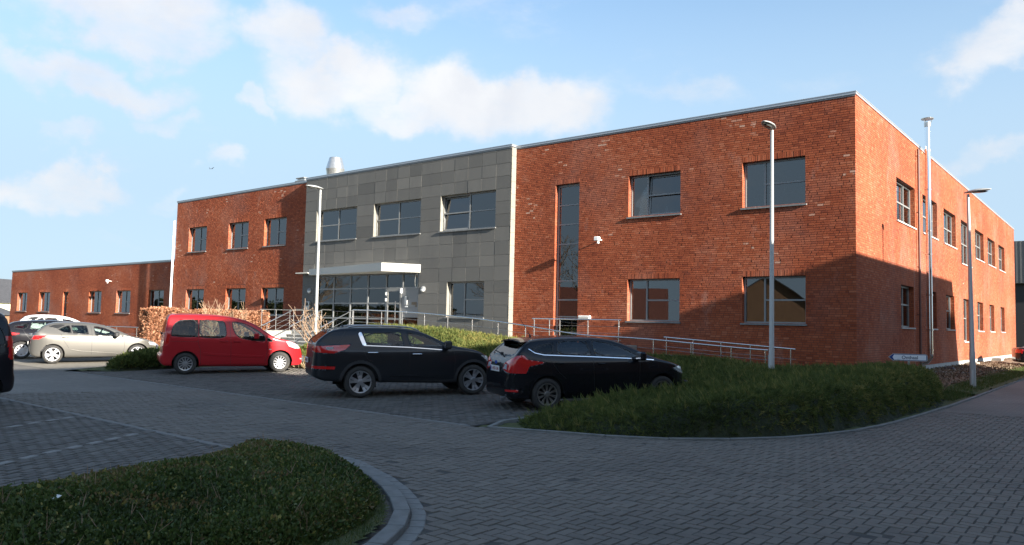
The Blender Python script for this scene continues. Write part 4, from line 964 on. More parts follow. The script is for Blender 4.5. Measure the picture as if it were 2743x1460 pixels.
class Body:
    def __init__(s, side, plan, sect, z0=.62, k=.07):
        s.side = chaikin(side); xs = s.side[:, 0]; s.xr, s.xf = xs.min(), xs.max()
        s.A = Grid(s.side, s.xr-.6, s.xf+.6, -.4, 2.6)
        pl = [(x, y) for x, y in plan]+[(x, -y) for x, y in plan[::-1]]; s.B = Grid(chaikin(pl), s.xr-.6, s.xf+.6, -1.6, 1.6)
        se = [(y, z) for y, z in sect]+[(-y, z) for y, z in sect[::-1]]; s.C = Grid(chaikin(se, 1), -1.6, 1.6, -.4, 2.6)
        s.z0 = z0; s.k = k
    def f(s, x, y, z): return smax(smax(s.A(x, z), s.C(y, z), s.k), s.B(x, y), s.k)
    def cast(s, o, d):
        lo = np.zeros(len(o)); hi = np.full(len(o), 3.2)
        for _ in range(24):
            m = (lo+hi)/2; p = o+d*m[:, None]; ins = s.f(p[:, 0], p[:, 1], p[:, 2]) < 0; lo = np.where(ins, m, lo); hi = np.where(ins, hi, m)
        return o+d*((lo+hi)/2)[:, None]
    def ysurf(s, x, z):
        x = np.asarray(x, float); z = np.asarray(z, float); lo = np.zeros(x.shape); hi = np.full(x.shape, 1.3)
        for _ in range(20):
            m = (lo+hi)/2; ins = s.f(x, m, z) < 0; lo = np.where(ins, m, lo); hi = np.where(ins, hi, m)
        return (lo+hi)/2
    def mesh(s, ns=200, nt=200, nc=44):
        xa, xb = s.xr+.62, s.xf-.62; th = np.linspace(0, 2*PI, nt, endpoint=False); rows = []
        for ph in np.linspace(.02, PI/2, nc, endpoint=False): rows.append((xa, -math.cos(ph), math.sin(ph)))
        for x in np.linspace(xa, xb, ns): rows.append((x, 0., 1.))
        for ph in np.linspace(PI/2, .02, nc+1)[1:]: rows.append((xb, math.cos(ph), math.sin(ph)))
        rows = np.array(rows); n = len(rows); O = np.zeros((n, nt, 3)); D = np.zeros((n, nt, 3))
        O[:, :, 0] = rows[:, 0:1]; O[:, :, 2] = s.z0; D[:, :, 0] = rows[:, 1:2]; D[:, :, 1] = rows[:, 2:3]*np.sin(th)[None]; D[:, :, 2] = rows[:, 2:3]*np.cos(th)[None]
        V = s.cast(O.reshape(-1, 3), D.reshape(-1, 3)); id_ = np.arange(n*nt).reshape(n, nt); r = np.roll(id_, -1, 1)
        F = np.stack([id_[:-1], id_[1:], r[1:], r[:-1]], -1).reshape(-1, 4); return V, F
def normals(V, F):
    fn = np.cross(V[F[:, 2]]-V[F[:, 0]], V[F[:, 3]]-V[F[:, 1]]); fn /= np.linalg.norm(fn, axis=1, keepdims=True)+1e-12
    vn = np.zeros_like(V)
    for j in range(4): np.add.at(vn, F[:, j], fn)
    vn /= np.linalg.norm(vn, axis=1, keepdims=True)+1e-12; return fn, vn
def wheel_mesh(Rr, wid, rimR, style, rimmat):
    """returns (tyre mesh, rim mesh); axis along y, outer face toward -y"""
    Mx = Matrix(((1, 0, 0, 0), (0, 0, 1, 0), (0, -1, 0, 0), (0, 0, 0, 1)))   # local z -> -y
    a = MB(); h = wid/2; sh = .02
    a.lathe([(rimR+.005, -h+.01), (rimR+.02, -h), (Rr-.03, -h+.004), (Rr-.006, -h+.03), (Rr, 0-.03), (Rr, .03), (Rr-.006, h-.03), (Rr-.03, h-.004), (rimR+.02, h), (rimR+.004, h-.012), (rimR-.004, h-.03), (rimR-.01, -h+.02)], 40, Mx)
    ty = a.mesh('tyre', M['tyre'], True)
    b = MB(); b.lathe([(rimR+.004, h-.012), (rimR, h-.004), (rimR-.014, h-.006), (rimR-.02, h-.04), (rimR-.03, -h+.05), (0, -h+.05)], 40, Mx)
    rm = b.mesh('rim', M['plastic'] if style[0] != 'cap' else rimmat, True)
    c = MB(); n, ws, pair, dish = style[1:]
    c.lathe([(rimR+.005, h-.010), (rimR+.001, h+.001), (rimR-.018, h-.004), (rimR-.02, h-.02)], 40, Mx)
    c.lathe([(0, h-.004-dish*.3), (.045, h-.006-dish*.3), (.062, h-.02-dish*.3), (.065, h-.05)], 20, Mx)
    for k in range(n):
        for pr in ((-pair, pair) if pair else (0,)):
            t = 2*PI*k/n+PI/2+pr; w1 = ws; r0, r1 = .045, rimR-.012
            P = []
            for (r, ww, hz) in ((r0, w1*.8, h-.012-dish*.3), (r0+(r1-r0)*.5, w1*.9, h-.012-dish), (r1, w1*1.15, h-.006)):
                for sgn in (-1, 1):
                    for dz in (0, -.022):
                        x = r*math.cos(t)-sgn*ww*math.sin(t); y = r*math.sin(t)+sgn*ww*math.cos(t); P.append(Mx @ Vector((x, y, hz+dz)))
            F = []
            for q in (0, 4): F += [(q, q+4, q+6, q+2), (q+1, q+3, q+7, q+5), (q, q+1, q+5, q+4), (q+2, q+6, q+7, q+3)]
            c.add(P, F)
    sp = c.mesh('spokes', rimmat, False)
    me = sp
    import bmesh
    bm = bmesh.new(); bm.from_mesh(sp); bmesh.ops.recalc_face_normals(bm, faces=bm.faces); bm.to_mesh(sp); bm.free()
    return ty, rm, sp
def build_car(name, label, spec, rear_axle, heading, z=0., cat='car', group='cars parked in the bays', res=(220, 280, 84), tilt=0.):
    """rear_axle (x,y) on the ground; heading clockwise from +Y"""
    rot = PI/2-heading; WB = spec['wb']
    e = empty(name, (rear_axle[0], rear_axle[1], z), label, cat, group, rz=rot); e.rotation_euler = (0, -tilt, rot)
    B = Body(spec['side'], spec['plan'], spec['sect'], spec.get('z0', .62), spec.get('k', .07))
    V, F = B.mesh(*res); fn, vn = normals(V, F)
    if fn[len(fn)//2].dot(V[F[len(fn)//2]].mean(0)-np.array([WB/2, 0, .7])) < 0: F = F[:, ::-1]; fn, vn = -fn, -vn
    Rw = spec['R']; Ra = spec.get('Ra', Rw+.055); cell = .016
    sideV = np.abs(vn[:, 1]) > .45
    def snap(P, mask, ax=(0, 2), tol=.017):
        a, b = ax; x, y = V[:, a], V[:, b]; P = np.array(P)
        lo = P.min(0)-.05; hi = P.max(0)+.05; m = mask & (x > lo[0]) & (x < hi[0]) & (y > lo[1]) & (y < hi[1]); idx = np.where(m)[0]
        if len(idx) == 0: return
        d = seg_sdf(P, V[idx, a], V[idx, b]); e_ = 1e-3
        gx = (seg_sdf(P, V[idx, a]+e_, V[idx, b])-d)/e_; gy = (seg_sdf(P, V[idx, a], V[idx, b]+e_)-d)/e_
        k = np.abs(d) < tol; V[idx[k], a] -= (d*gx)[k]; V[idx[k], b] -= (d*gy)[k]
    regs = spec['regions']   # (name, mat, kind, poly, seal)
    wm0 = float(B.ysurf(np.array([WB/2]), np.array([.6]))[0])
    def wrap_s(X, Y, kind): return X-(wm0-np.abs(Y)) if kind == 'wrap_rear' else X+(wm0-np.abs(Y))
    def snap_wrap(P, kind):
        sg = -1 if kind == 'wrap_rear' else 1; P = np.array(P); s0 = wrap_s(V[:, 0], V[:, 1], kind); m = (vn[:, 0]*sg > -.3) & (np.abs(vn[:, 2]) < .8) & ((V[:, 0] < WB/2) == (sg < 0)); idx = np.where(m)[0]
        d = seg_sdf(P, s0[idx], V[idx, 2]); e_ = 1e-3; gs = (seg_sdf(P, s0[idx]+e_, V[idx, 2])-d)/e_; gz = (seg_sdf(P, s0[idx], V[idx, 2]+e_)-d)/e_; k = np.abs(d) < .015; i2 = idx[k]
        ds = -(d*gs)[k]; den = np.abs(vn[i2, 1])+np.abs(vn[i2, 0])+1e-6; V[i2, 0] += ds*np.abs(vn[i2, 1])/den; V[i2, 1] += -sg*ds*np.abs(vn[i2, 0])*np.sign(V[i2, 1])/den; V[i2, 2] -= (d*gz)[k]
    for (nm, mt, kind, P, seal) in regs:
        if kind.startswith('wrap'): snap_wrap(P, kind); continue
        if kind == 'side': snap(P, sideV)
        elif kind in ('front', 'rear'):
            PP = [(y, z_) for y, z_ in P]; m = (vn[:, 0] > .25) if kind == 'front' else (vn[:, 0] < -.25)
            snap(PP, m & (V[:, 1] > 0), (1, 2)); snap([(-y, z_) for y, z_ in P], m & (V[:, 1] < 0), (1, 2))
    for cx_ in (0., WB):
        d = np.hypot(V[:, 0]-cx_, V[:, 2]-Rw); k = sideV & (np.abs(d-Ra) < .02) & (np.abs(V[:, 1]) > .5)
        s_ = Ra/np.maximum(d, .01); V[k, 0] = cx_+(V[k, 0]-cx_)*s_[k]; V[k, 2] = Rw+(V[k, 2]-Rw)*s_[k]
    C = V[F].mean(1); fn, _ = normals(V, F)
    lab = np.zeros(len(F), int)        # 0 body
    names = ['body']; mats = [spec['paint']]; splitside = [False]
    def reg(nm, mt, sp):
        for i, q in enumerate(names):
            if q == nm and mats[i] is mt: return i
        names.append(nm); mats.append(mt); splitside.append(sp); return len(names)-1
    for (nm, mt, kind, P, seal) in regs:
        i = reg(nm, mt, nm not in ('windscreen', 'rear_window', 'grille', 'lower_trim', 'seal', 'bumper_insert'))
        if kind == 'side': m = (np.abs(fn[:, 1]) > .3); d = seg_sdf(P, C[:, 0], C[:, 2])
        elif kind.startswith('wrap'): m = (C[:, 0] < WB/2) == (kind == 'wrap_rear'); m &= np.abs(fn[:, 2]) < .85; d = seg_sdf(P, wrap_s(C[:, 0], C[:, 1], kind), C[:, 2])
        else:
            m = (fn[:, 0] > .15) if kind == 'front' else (fn[:, 0] < -.15); d = seg_sdf(P, np.abs(C[:, 1]), C[:, 2])
        if kind == 'rear': m &= C[:, 0] < WB/2
        if kind == 'front': m &= C[:, 0] > WB/2
        lab[m & (d < 0) & (lab == 0)] = i
    arch = np.zeros(len(F), bool)
    for cx_ in (0., WB): arch |= (np.hypot(C[:, 0]-cx_, C[:, 2]-Rw) < Ra) & (np.abs(C[:, 1]) > .45)
    if 'trimring' in spec:
        j = reg('lower_trim', M['plastic'], False)
        for cx_ in (0., WB): lab[(np.hypot(C[:, 0]-cx_, C[:, 2]-Rw) < Ra+spec['trimring']) & (np.abs(C[:, 1]) > .5) & (np.abs(fn[:, 1]) > .3) & (lab == 0)] = j
        lab[(C[:, 2] < spec['trimz']) & (lab == 0)] = j
    else:
        j = reg('lower_trim', M['plastic'], False); lab[(C[:, 2] < .21) & (lab == 0)] = j
    lab[arch] = -1
    for i, nm in enumerate(names):
        for sgn in ((1, -1) if splitside[i] else (0,)):
            m = lab == i
            if sgn: m &= np.sign(C[:, 1]) == sgn
            if m.sum() == 0: continue
            f = F[m]; u, inv = np.unique(f, return_inverse=True); vv = V[u].copy()
            if nm in ('side_window', 'windscreen', 'rear_window'):
                vv -= vn[u]*.006
            o = np_mesh(nm, vv, inv.reshape(-1, 4), mats[i], e, smooth=True)
            if nm == 'seal' or nm == 'lower_trim': o['kind'] = 'stuff' if False else 'part'; del o['kind']
    # wheel wells, floor, cabin
    wmax = B.ysurf(np.array([WB/2]), np.array([.5]))[0]
    for cx_ in (0, WB):
        for sg in (-1, 1):
            n = 20; v = []; a = MB(); y0, y1 = sg*(wmax-.02), sg*(wmax-.36)
            for q in range(n+1):
                t = PI*q/n
                for yy in (y0, y1): v.append((cx_+(Ra+.004)*math.cos(t), yy, Rw+(Ra+.004)*math.sin(t)))
            v += [(cx_, y1, Rw), (cx_-Ra, y1, .2), (cx_+Ra, y1, .2)]
            a.add(v, [(2*q, 2*q+1, 2*q+3, 2*q+2) for q in range(n)]+[(2*q+1, 2*n+2, 2*q+3) for q in range(n)]+[(2*n+1, 2*n+2, 2*n+3), (1, 2*n+4, 2*n+2), (2*n+2, 2*n+4, 2*n+3)]); a.obj('wheel_well', M['well'], e)
    cb = spec['cabin']
    a = MB(); a.box(cb['x0'], cb['x1'], -wmax*.84, wmax*.84, .42, cb['belt']-.30); a.obj('cabin_floor', M['seat'], e)
    a = MB(); a.bbox(cb['dash']-.25, cb['dash']+.38, -wmax*.78, wmax*.78, .6, cb['belt']-.03, .05); a.obj('dashboard', M['seat'], e)
    sm = M[cb.get('seat', 'seat')]
    for xx in cb['seats']:
        for sg in (-1, 1):
            a = MB(); h = cb['belt']-.42
            a.bbox(xx-.02, xx+.46, sg*.37-.24, sg*.37+.24, h-.02, h+.16, .05)
            P = []; 
            for (dx, zz_, w_) in ((0, h+.1, .24), (-.10, h+.34, .24), (-.16, h+.52, .19)):
                P += [(xx+dx-.11, sg*.37-w_, zz_), (xx+dx-.11, sg*.37+w_, zz_), (xx+dx+.02, sg*.37+w_, zz_), (xx+dx+.02, sg*.37-w_, zz_)]
            a.add(P, [(0, 1, 5, 4), (1, 2, 6, 5), (2, 3, 7, 6), (3, 0, 4, 7), (4, 5, 9, 8), (5, 6, 10, 9), (6, 7, 11, 10), (7, 4, 8, 11), (8, 9, 10, 11)])
            a.bbox(xx-.28, xx-.18, sg*.37-.12, sg*.37+.12, h+.53, h+.69, .03)
            a.obj('seat', sm, e)
    a = MB(); cx_, cy_, cz_ = cb['dash']-.42, .37, cb['belt']-.02
    P = [(cx_+.07*math.cos(t), cy_+.18*math.sin(t), cz_+.17*math.cos(t)) for t in np.linspace(0, 2*PI, 20)]; a.path(P, .014, 6); a.obj('steering_wheel', M['plastic'], e)
    # ribbons on the flanks: lines, trims, handles
    def ribbon(nm, pts, wid, off, m, sides=(-1, 1), thick=.0, cap=True):
        P = np.array(pts, float); seg = np.hypot(*np.diff(P, axis=0).T); L_ = np.r_[0, np.cumsum(seg)]; n = max(3, int(L_[-1]/.03)); q = np.linspace(0, L_[-1], n)
        X = np.interp(q, L_, P[:, 0]); Z = np.interp(q, L_, P[:, 1]); tx = np.gradient(X); tz = np.gradient(Z); l = np.hypot(tx, tz)+1e-9; nx, nz = -tz/l, tx/l
        wv = np.full(n, wid/2) if np.isscalar(wid) else np.interp(q, L_, np.array(wid))/2
        for sg in sides:
            rowsP = []
            for k_, (c_, o_) in enumerate(((1, -.004), (.8, off), (-.8, off), (-1, -.004))):
                xx = X+nx*wv*c_; z_ = Z+nz*wv*c_; yy = (B.ysurf(xx, z_)+o_)*sg; rowsP.append(np.stack([xx, yy, z_], -1))
            VV = np.stack(rowsP, 1).reshape(-1, 3); id_ = np.arange(n*4).reshape(n, 4)
            FF = np.stack([id_[:-1, :-1], id_[1:, :-1], id_[1:, 1:], id_[:-1, 1:]], -1).reshape(-1, 4)
            if sg < 0: FF = FF[:, ::-1]
            np_mesh(nm, VV, FF, m, e, smooth=False)
    for (nm, mt, kind, P, seal) in regs:
        if kind == 'side' and seal and nm in ('side_window', 'quarter_light'):
            PP = chaikin(P, 1); c_ = PP.mean(0); PP = c_+(PP-c_)*1.004; ribbon('window_seal', list(map(tuple, PP))+[tuple(PP[0]), tuple(PP[1])], .024, .0025, M['seal'])
    for args in spec.get('ribbons', []): ribbon(*args)
    # wheels
    ty, rm, sp = wheel_mesh(Rw, spec.get('tw', .205), spec['rimR'], spec['wheel'], spec['rimmat'])
    for cx_ in (0, WB):
        for sg in (-1, 1):
            t = link('wheel', ty, e, (cx_, sg*(wmax-.02-spec.get('tw', .205)/2), Rw), (0, random.uniform(0, 1.2), 0 if sg > 0 else PI))
            link('rim', rm, t); link('spokes', sp, t)
    # mirrors
    mx_, mz_, ms = spec['mirror']
    for sg in (-1, 1):
        y0 = float(B.ysurf(np.array([mx_]), np.array([mz_]))[0])
        a = MB(); a.bbox(mx_-.08, mx_+.07, (y0+.05 if sg > 0 else -y0-.27), (y0+.27 if sg > 0 else -y0-.05), mz_-.02, mz_+.16, .035)
        o = a.obj('wing_mirror', spec.get('mirmat', spec['paint']), e)
        a = MB(); a.tube((mx_+.02, sg*(y0-.02), mz_+.0), (mx_, sg*(y0+.1), mz_+.04), .03, 8); a.obj('stem', M['plastic'], o)
        a = MB(); a.box(mx_-.085, mx_-.081, (y0+.07 if sg > 0 else -y0-.25), (y0+.25 if sg > 0 else -y0-.07), mz_+.005, mz_+.135); a.obj('mirror_glass', M['chrome'], o)
    for fn_ in spec.get('extras', []): fn_(e, B)
    return e, B
def text_obj(cv, mats_):
    t0 = bpy.data.objects.new('lettering', cv); COL.objects.link(t0); bpy.context.view_layer.update()
    me = bpy.data.meshes.new_from_object(t0.evaluated_get(bpy.context.evaluated_depsgraph_get())); bpy.data.objects.remove(t0); me.materials.clear()
    for m_ in mats_: me.materials.append(m_)
    return link('lettering', me)
def plate(x, z, y0=0., w_=.52, back=True, text=None, tiltx=0.):
    def fn(e, B):
        a = MB(); a.bbox(x-.012, x+.006, y0-w_/2, y0+w_/2, z-.057, z+.057, .004); o = a.obj('number_plate', M['plate'], e)
        a = MB(); s_ = -1 if x < 1 else 1; xx = x+(-.0135 if s_ < 0 else .0075); a.box(xx-.001, xx+.001, y0+(w_/2-.05 if s_ < 0 else -w_/2+.01), y0+(w_/2-.01 if s_ < 0 else -w_/2+.05), z-.05, z+.05); a.obj('country_band', M['plate_blue'], o)
        cv = bpy.data.curves.new('lettering', 'FONT'); cv.body = text or '1-ABD-246'; cv.size = .092; cv.align_x = 'CENTER'; cv.align_y = 'CENTER'; cv.extrude = .0008
        t = text_obj(cv, [M['plate_red']])
        t.parent = o; t.location = (x-.0145, y0-.02, z) if s_ < 0 else (x+.0085, y0, z); t.rotation_euler = (PI/2, 0, -PI/2) if s_ < 0 else (PI/2, 0, PI/2)
    return fn
def handle(xa, xb, z, m, th=.028):
    def fn(e, B):
        for sg in (-1, 1):
            y = float(B.ysurf(np.array([(xa+xb)/2]), np.array([z]))[0])
            a = MB(); a.path([(xa, sg*(y-.004), z), (xa+.03, sg*(y+.03), z+.003), (xb-.03, sg*(y+.03), z+.001), (xb, sg*(y-.004), z-.003)], th/2, 8); a.obj('door_handle', m, e, smooth=True)
    return fn
def rear_wiper(x, z, y0=-.05, ln=.33, sl=.35):
    def fn(e, B):
        a = MB(); a.tube((x-.03, y0, z), (x-.03, y0+ln, z+.05), .012, 6); a.tube((x-.035, y0, z), (x+.02, y0, z), .03, 10); a.obj('rear_wiper', M['plastic'], e)
    return fn
def spoiler(x0, x1, z, hw, m, drop=.03):
    def fn(e, B):
        n = 11; v = []
        for k in range(n):
            y = -hw+2*hw*k/(n-1); c = 1-(y/hw)**2*.18; zz_ = z-(y/hw)**2*.05
            v += [(x0+(y/hw)**2*.05, y, zz_-drop), (x0+(y/hw)**2*.05, y, zz_-drop-.025), (x1, y, zz_-.05), (x1, y, zz_+.012)]
        f = [(4*k+j, 4*k+4+j, 4*k+4+(j+1) % 4, 4*k+(j+1) % 4) for k in range(n-1) for j in range(4)]+[(0, 1, 2, 3), (4*n-1, 4*n-2, 4*n-3, 4*n-4)]
        a = MB(); a.add(v, f); a.obj('roof_spoiler', m, e, fix=True, smooth=True, angle=35)
    return fn
def aerial(x, z, ln=.45, back=.35):
    def fn(e, B):
        a = MB(); a.tube((x, 0, z-.02), (x-.02, 0, z+.05), .03, 8, .012); a.tube((x-.02, 0, z+.04), (x-.02-back, 0, z+ln), .005, 5); a.obj('aerial', M['plastic'], e)
    return fn
def front_bits(xf, grz=(.32, .55), hw=.5):
    def fn(e, B):
        a = MB(); a.bbox(xf-.10, xf+.004, -hw, hw, grz[0], grz[1], .02); a.obj('grille', M['plastic'], e)
    return fn
# --- red people carrier: profile in metres from the measured flank
T = lambda P: [((X-555)/443, (1108-.031*(X-555)-Y)/420) for X, Y in P]
PR = paint('red_paint', (.40, .018, .024), .25, .36)
red = dict(wb=2.73, R=.318, Ra=.375, rimR=.2, tw=.2, wheel=('alloy', 12, .018, 0, .0), rimmat=M['rim'], paint=PR, z0=.75, k=.06,
    side=T([(330, 1015), (262, 985), (236, 930), (240, 880), (272, 862), (278, 790), (288, 690), (300, 590), (325, 450), (345, 385), (380, 358), (480, 350), (650, 345), (850, 347), (1060, 362), (1240, 392), (1400, 440), (1540, 525), (1680, 616), (1740, 632), (1870, 650), (1980, 685), (2050, 728), (2095, 790), (2116, 860), (2120, 930), (2090, 975), (2000, 1000)]),
    plan=[(-.76, .0), (-.745, .55), (-.70, .76), (-.55, .855), (.2, .895), (1.3, .905), (2.4, .895), (2.95, .86), (3.25, .76), (3.45, .55), (3.56, .25), (3.58, 0)],
    sect=[(.70, .17), (.84, .20), (.89, .32), (.905, .60), (.90, .90), (.875, 1.08), (.80, 1.36), (.735, 1.60), (.68, 1.72), (.52, 1.80), (0, 1.83)],
    regions=[('side_window', M['car_glass_dark'], 'side', T([(376, 640), (383, 560), (408, 490), (475, 436), (699, 424), (699, 643)]), .012),
             ('side_window', M['car_glass'], 'side', T([(716, 643), (716, 424), (1005, 430), (1038, 455), (1060, 600), (1035, 630), (965, 647)]), .012),
             ('side_window', M['car_glass'], 'side', T([(1130, 450), (1150, 434), (1280, 450), (1420, 512), (1555, 598), (1563, 672), (1400, 666), (1235, 640), (1175, 592), (1142, 520)]), .012),
             ('quarter_light', M['car_glass'], 'side', T([(1590, 618), (1665, 662), (1655, 675), (1592, 672)]), .012),
             ('headlight', M['clear_lens'], 'wrap_front', [(2.95, .965), (3.12, .945), (3.4, .87), (3.75, .83), (3.95, .77), (3.6, .72), (3.3, .73), (3.05, .80), (2.97, .90)], None),
             ('tail_light', M['red_lens'], 'wrap_rear', [(-.475, 1.30), (-.60, 1.29), (-.84, 1.25), (-.86, .90), (-.515, .87)], None),
             ('fog_light', M['clear_lens'], 'side', T([(2050, 885), (2105, 890), (2100, 905), (2060, 903)]), .01),
             ('windscreen', M['car_glass'], 'front', [(0, 1.17), (.68, 1.14), (.71, 1.2), (.62, 1.60), (0, 1.66)], .02),
             ('rear_window', M['car_glass_dark'], 'rear', [(0, 1.16), (.60, 1.16), (.66, 1.20), (.60, 1.62), (0, 1.66)], .02)],
    cabin=dict(x0=-.5, x1=2.3, belt=1.12, dash=2.05, seats=[1.35, .45]), mirror=(1.98, 1.06, 1),
    ribbons=[('door_gap', T([(705, 424), (703, 640), (702, 700), (735, 800), (742, 985)]), .010, .0015, M['seal']),
             ('door_gap', T([(1082, 405), (1102, 480), (1116, 700), (1118, 980)]), .010, .0015, M['seal']),
             ('door_gap', T([(1570, 610), (1595, 680), (1590, 800), (1558, 968), (745, 990)]), .010, .0015, M['seal']),
             ('door_gap', T([(703, 700), (360, 700)]), .008, .0015, M['seal']),
             ('side_moulding', T([(765, 848), (1108, 862)]), .075, .014, PR), ('side_moulding', T([(1124, 863), (1528, 872)]), .075, .014, PR),
             ('bumper_gap', T([(1960, 765), (1985, 860), (1960, 950)]), .009, .0015, M['seal']),
             ('side_repeater', T([(1615, 775), (1645, 775)]), .03, .008, M['clear_lens']),
             ('roof_gutter', T([(400, 372), (700, 366), (1060, 378), (1240, 402)]), .012, .003, M['seal'])],
    extras=[handle((975-555)/443, (1075-555)/443, 1.0-.03, PR), handle((1150-555)/443, (1245-555)/443, .965, PR), plate(-.745, .80, 0), rear_wiper(-.62, 1.2), plate(3.555, .42), front_bits(3.56, (.28, .5), .45)])
# the front wheel of the van sits a touch further up the slope
build_car('parked_car', 'red people carrier with silver wheel covers parked between the beech hedge and the dark estate', red, (-15.88, -13.47), R(24), z=.042, tilt=.0165)
# --- dark grey crossover
T = lambda P: [((X-765)/521, (1095-.0327*(X-765)-Y)/558) for X, Y in P]
PK = paint('graphite_paint', (.022, .024, .028), .4, .32)
kia = dict(wb=2.64, R=.352, Ra=.41, rimR=.245, tw=.235, wheel=('alloy', 5, .030, .20, .015), rimmat=M['rim'], paint=PK, z0=.75, k=.06, trimring=.065, trimz=.36,
    side=T([(400, 905), (290, 875), (212, 835), (200, 785), (212, 700), (228, 600), (240, 500), (258, 425), (330, 352), (430, 275), (560, 232), (700, 212), (900, 200), (1100, 200), (1300, 212), (1460, 238), (1620, 300), (1840, 408), (1960, 432), (2120, 455), (2270, 500), (2380, 570), (2440, 655), (2458, 740), (2440, 830), (2380, 890), (2300, 905)]),
    plan=[(-1.08, 0), (-1.07, .5), (-1.02, .74), (-.88, .86), (-.3, .92), (1.3, .93), (2.5, .92), (2.9, .86), (3.1, .72), (3.2, .45), (3.25, 0)],
    sect=[(.72, .22), (.85, .26), (.91, .40), (.93, .65), (.925, .90), (.90, 1.02), (.86, 1.10), (.76, 1.34), (.68, 1.50), (.58, 1.57), (.3, 1.61), (0, 1.625)],
    regions=[('side_window', M['car_glass'], 'side', T([(806, 300), (1245, 272), (1278, 438), (838, 438)]), .014),
             ('side_window', M['car_glass'], 'side', T([(1322, 275), (1400, 274), (1560, 312), (1680, 372), (1758, 408), (1735, 440), (1362, 438)]), .014),
             ('window_trim', M['chrome'], 'side', T([(745, 305), (762, 282), (782, 286), (798, 330), (835, 444), (790, 446), (765, 380)]), None),
             ('tail_light', M['red_lens'], 'wrap_rear', [(-.30, 1.18), (-.60, 1.165), (-.95, 1.15), (-1.35, 1.16), (-1.45, 1.12), (-1.45, 1.05), (-1.2, 1.02), (-.89, 1.0), (-.62, .99), (-.39, 1.07)], None),
             ('rear_reflector', M['red_lens'], 'wrap_rear', [(-.576, .70), (-1.35, .72), (-1.35, .66), (-.595, .635)], None),
             ('headlight', M['clear_lens'], 'side', T([(2240, 532), (2330, 540), (2395, 585), (2440, 650), (2330, 604)]), None),
             ('windscreen', M['car_glass'], 'front', [(0, 1.13), (.70, 1.09), (.72, 1.14), (.60, 1.48), (0, 1.53)], .02),
             ('rear_window', M['car_glass_dark'], 'rear', [(0, 1.19), (.55, 1.19), (.66, 1.22), (.58, 1.45), (0, 1.50)], .02)],
    cabin=dict(x0=-.6, x1=2.1, belt=1.15, dash=1.85, seats=[1.15, .25]), mirror=((1800-765)/521, 1.10, 1), mirmat=M['plastic'],
    ribbons=[('window_trim', T([(800, 447), (1330, 454), (1740, 474)]), .022, .006, M['chrome']),
             ('door_gap', T([(786, 450), (815, 560), (850, 620), (905, 640)]), .010, .0015, M['seal']), ('door_gap', T([(1308, 268), (1342, 460), (1345, 865)]), .010, .0015, M['seal']),
             ('door_gap', T([(1780, 430), (1890, 490), (1905, 600), (1890, 850)]), .010, .0015, M['seal']), ('door_gap', T([(600, 270), (500, 440)]), .010, .0015, M['seal']),
             ('sill_crease', T([(1120, 822), (1400, 812), (1770, 832)]), (.01, .03, .01), .012, PK)],
    extras=[handle((840-765)/521, (970-765)/521, 1.0, M['chrome'], .03), handle((1370-765)/521, (1495-765)/521, .96, M['chrome'], .03), plate(-1.075, .82), rear_wiper(-.93, 1.2, -.05, .36), spoiler(-.66, -.30, 1.50, .60, PK, .02), aerial(-.28, 1.58, .10, .12), front_bits(3.2, (.42, .62), .5)])
def kia_extra(e, B):
    for sg in (-1, 1):
        xs = np.linspace(-.25, 1.42, 16); a = MB()
        top = [float(zt) for zt in [max(np.array([1.0])) for _ in xs]]
        P = []
        for x in xs:
            zt = 1.0
            zs = np.linspace(1.3, 1.75, 90); yy = np.full(90, sg*.56); ins = B.f(np.full(90, x), yy, zs) < 0; zt = zs[ins].max() if ins.any() else 1.4
            P.append((x, sg*.56, zt+.035*min(1, (1.42-x)/.15, (x+.25)/.15)+.005))
        a.path(P, .017, 8); a.obj('roof_rail', M['rim'], e, smooth=True)
    a = MB(); a.bbox(-1.05, -.98, .60, .74, 1.06, 1.15, .01)
    for sg in (-1, 1):
        a = MB(); y = float(B.ysurf(np.array([-.68]), np.array([1.10]))[0]); a.bbox(-.76, -.6, sg*(y)-.008, sg*(y)+.008, 1.07, 1.13, .003); a.obj('reversing_light', M['clear_lens'], e)
kia['extras'].append(kia_extra)
build_car('parked_car', 'dark graphite crossover with chrome window line, parked between the red and black cars', kia, (-7.38, -13.83), R(30), z=0.036, tilt=.0155)
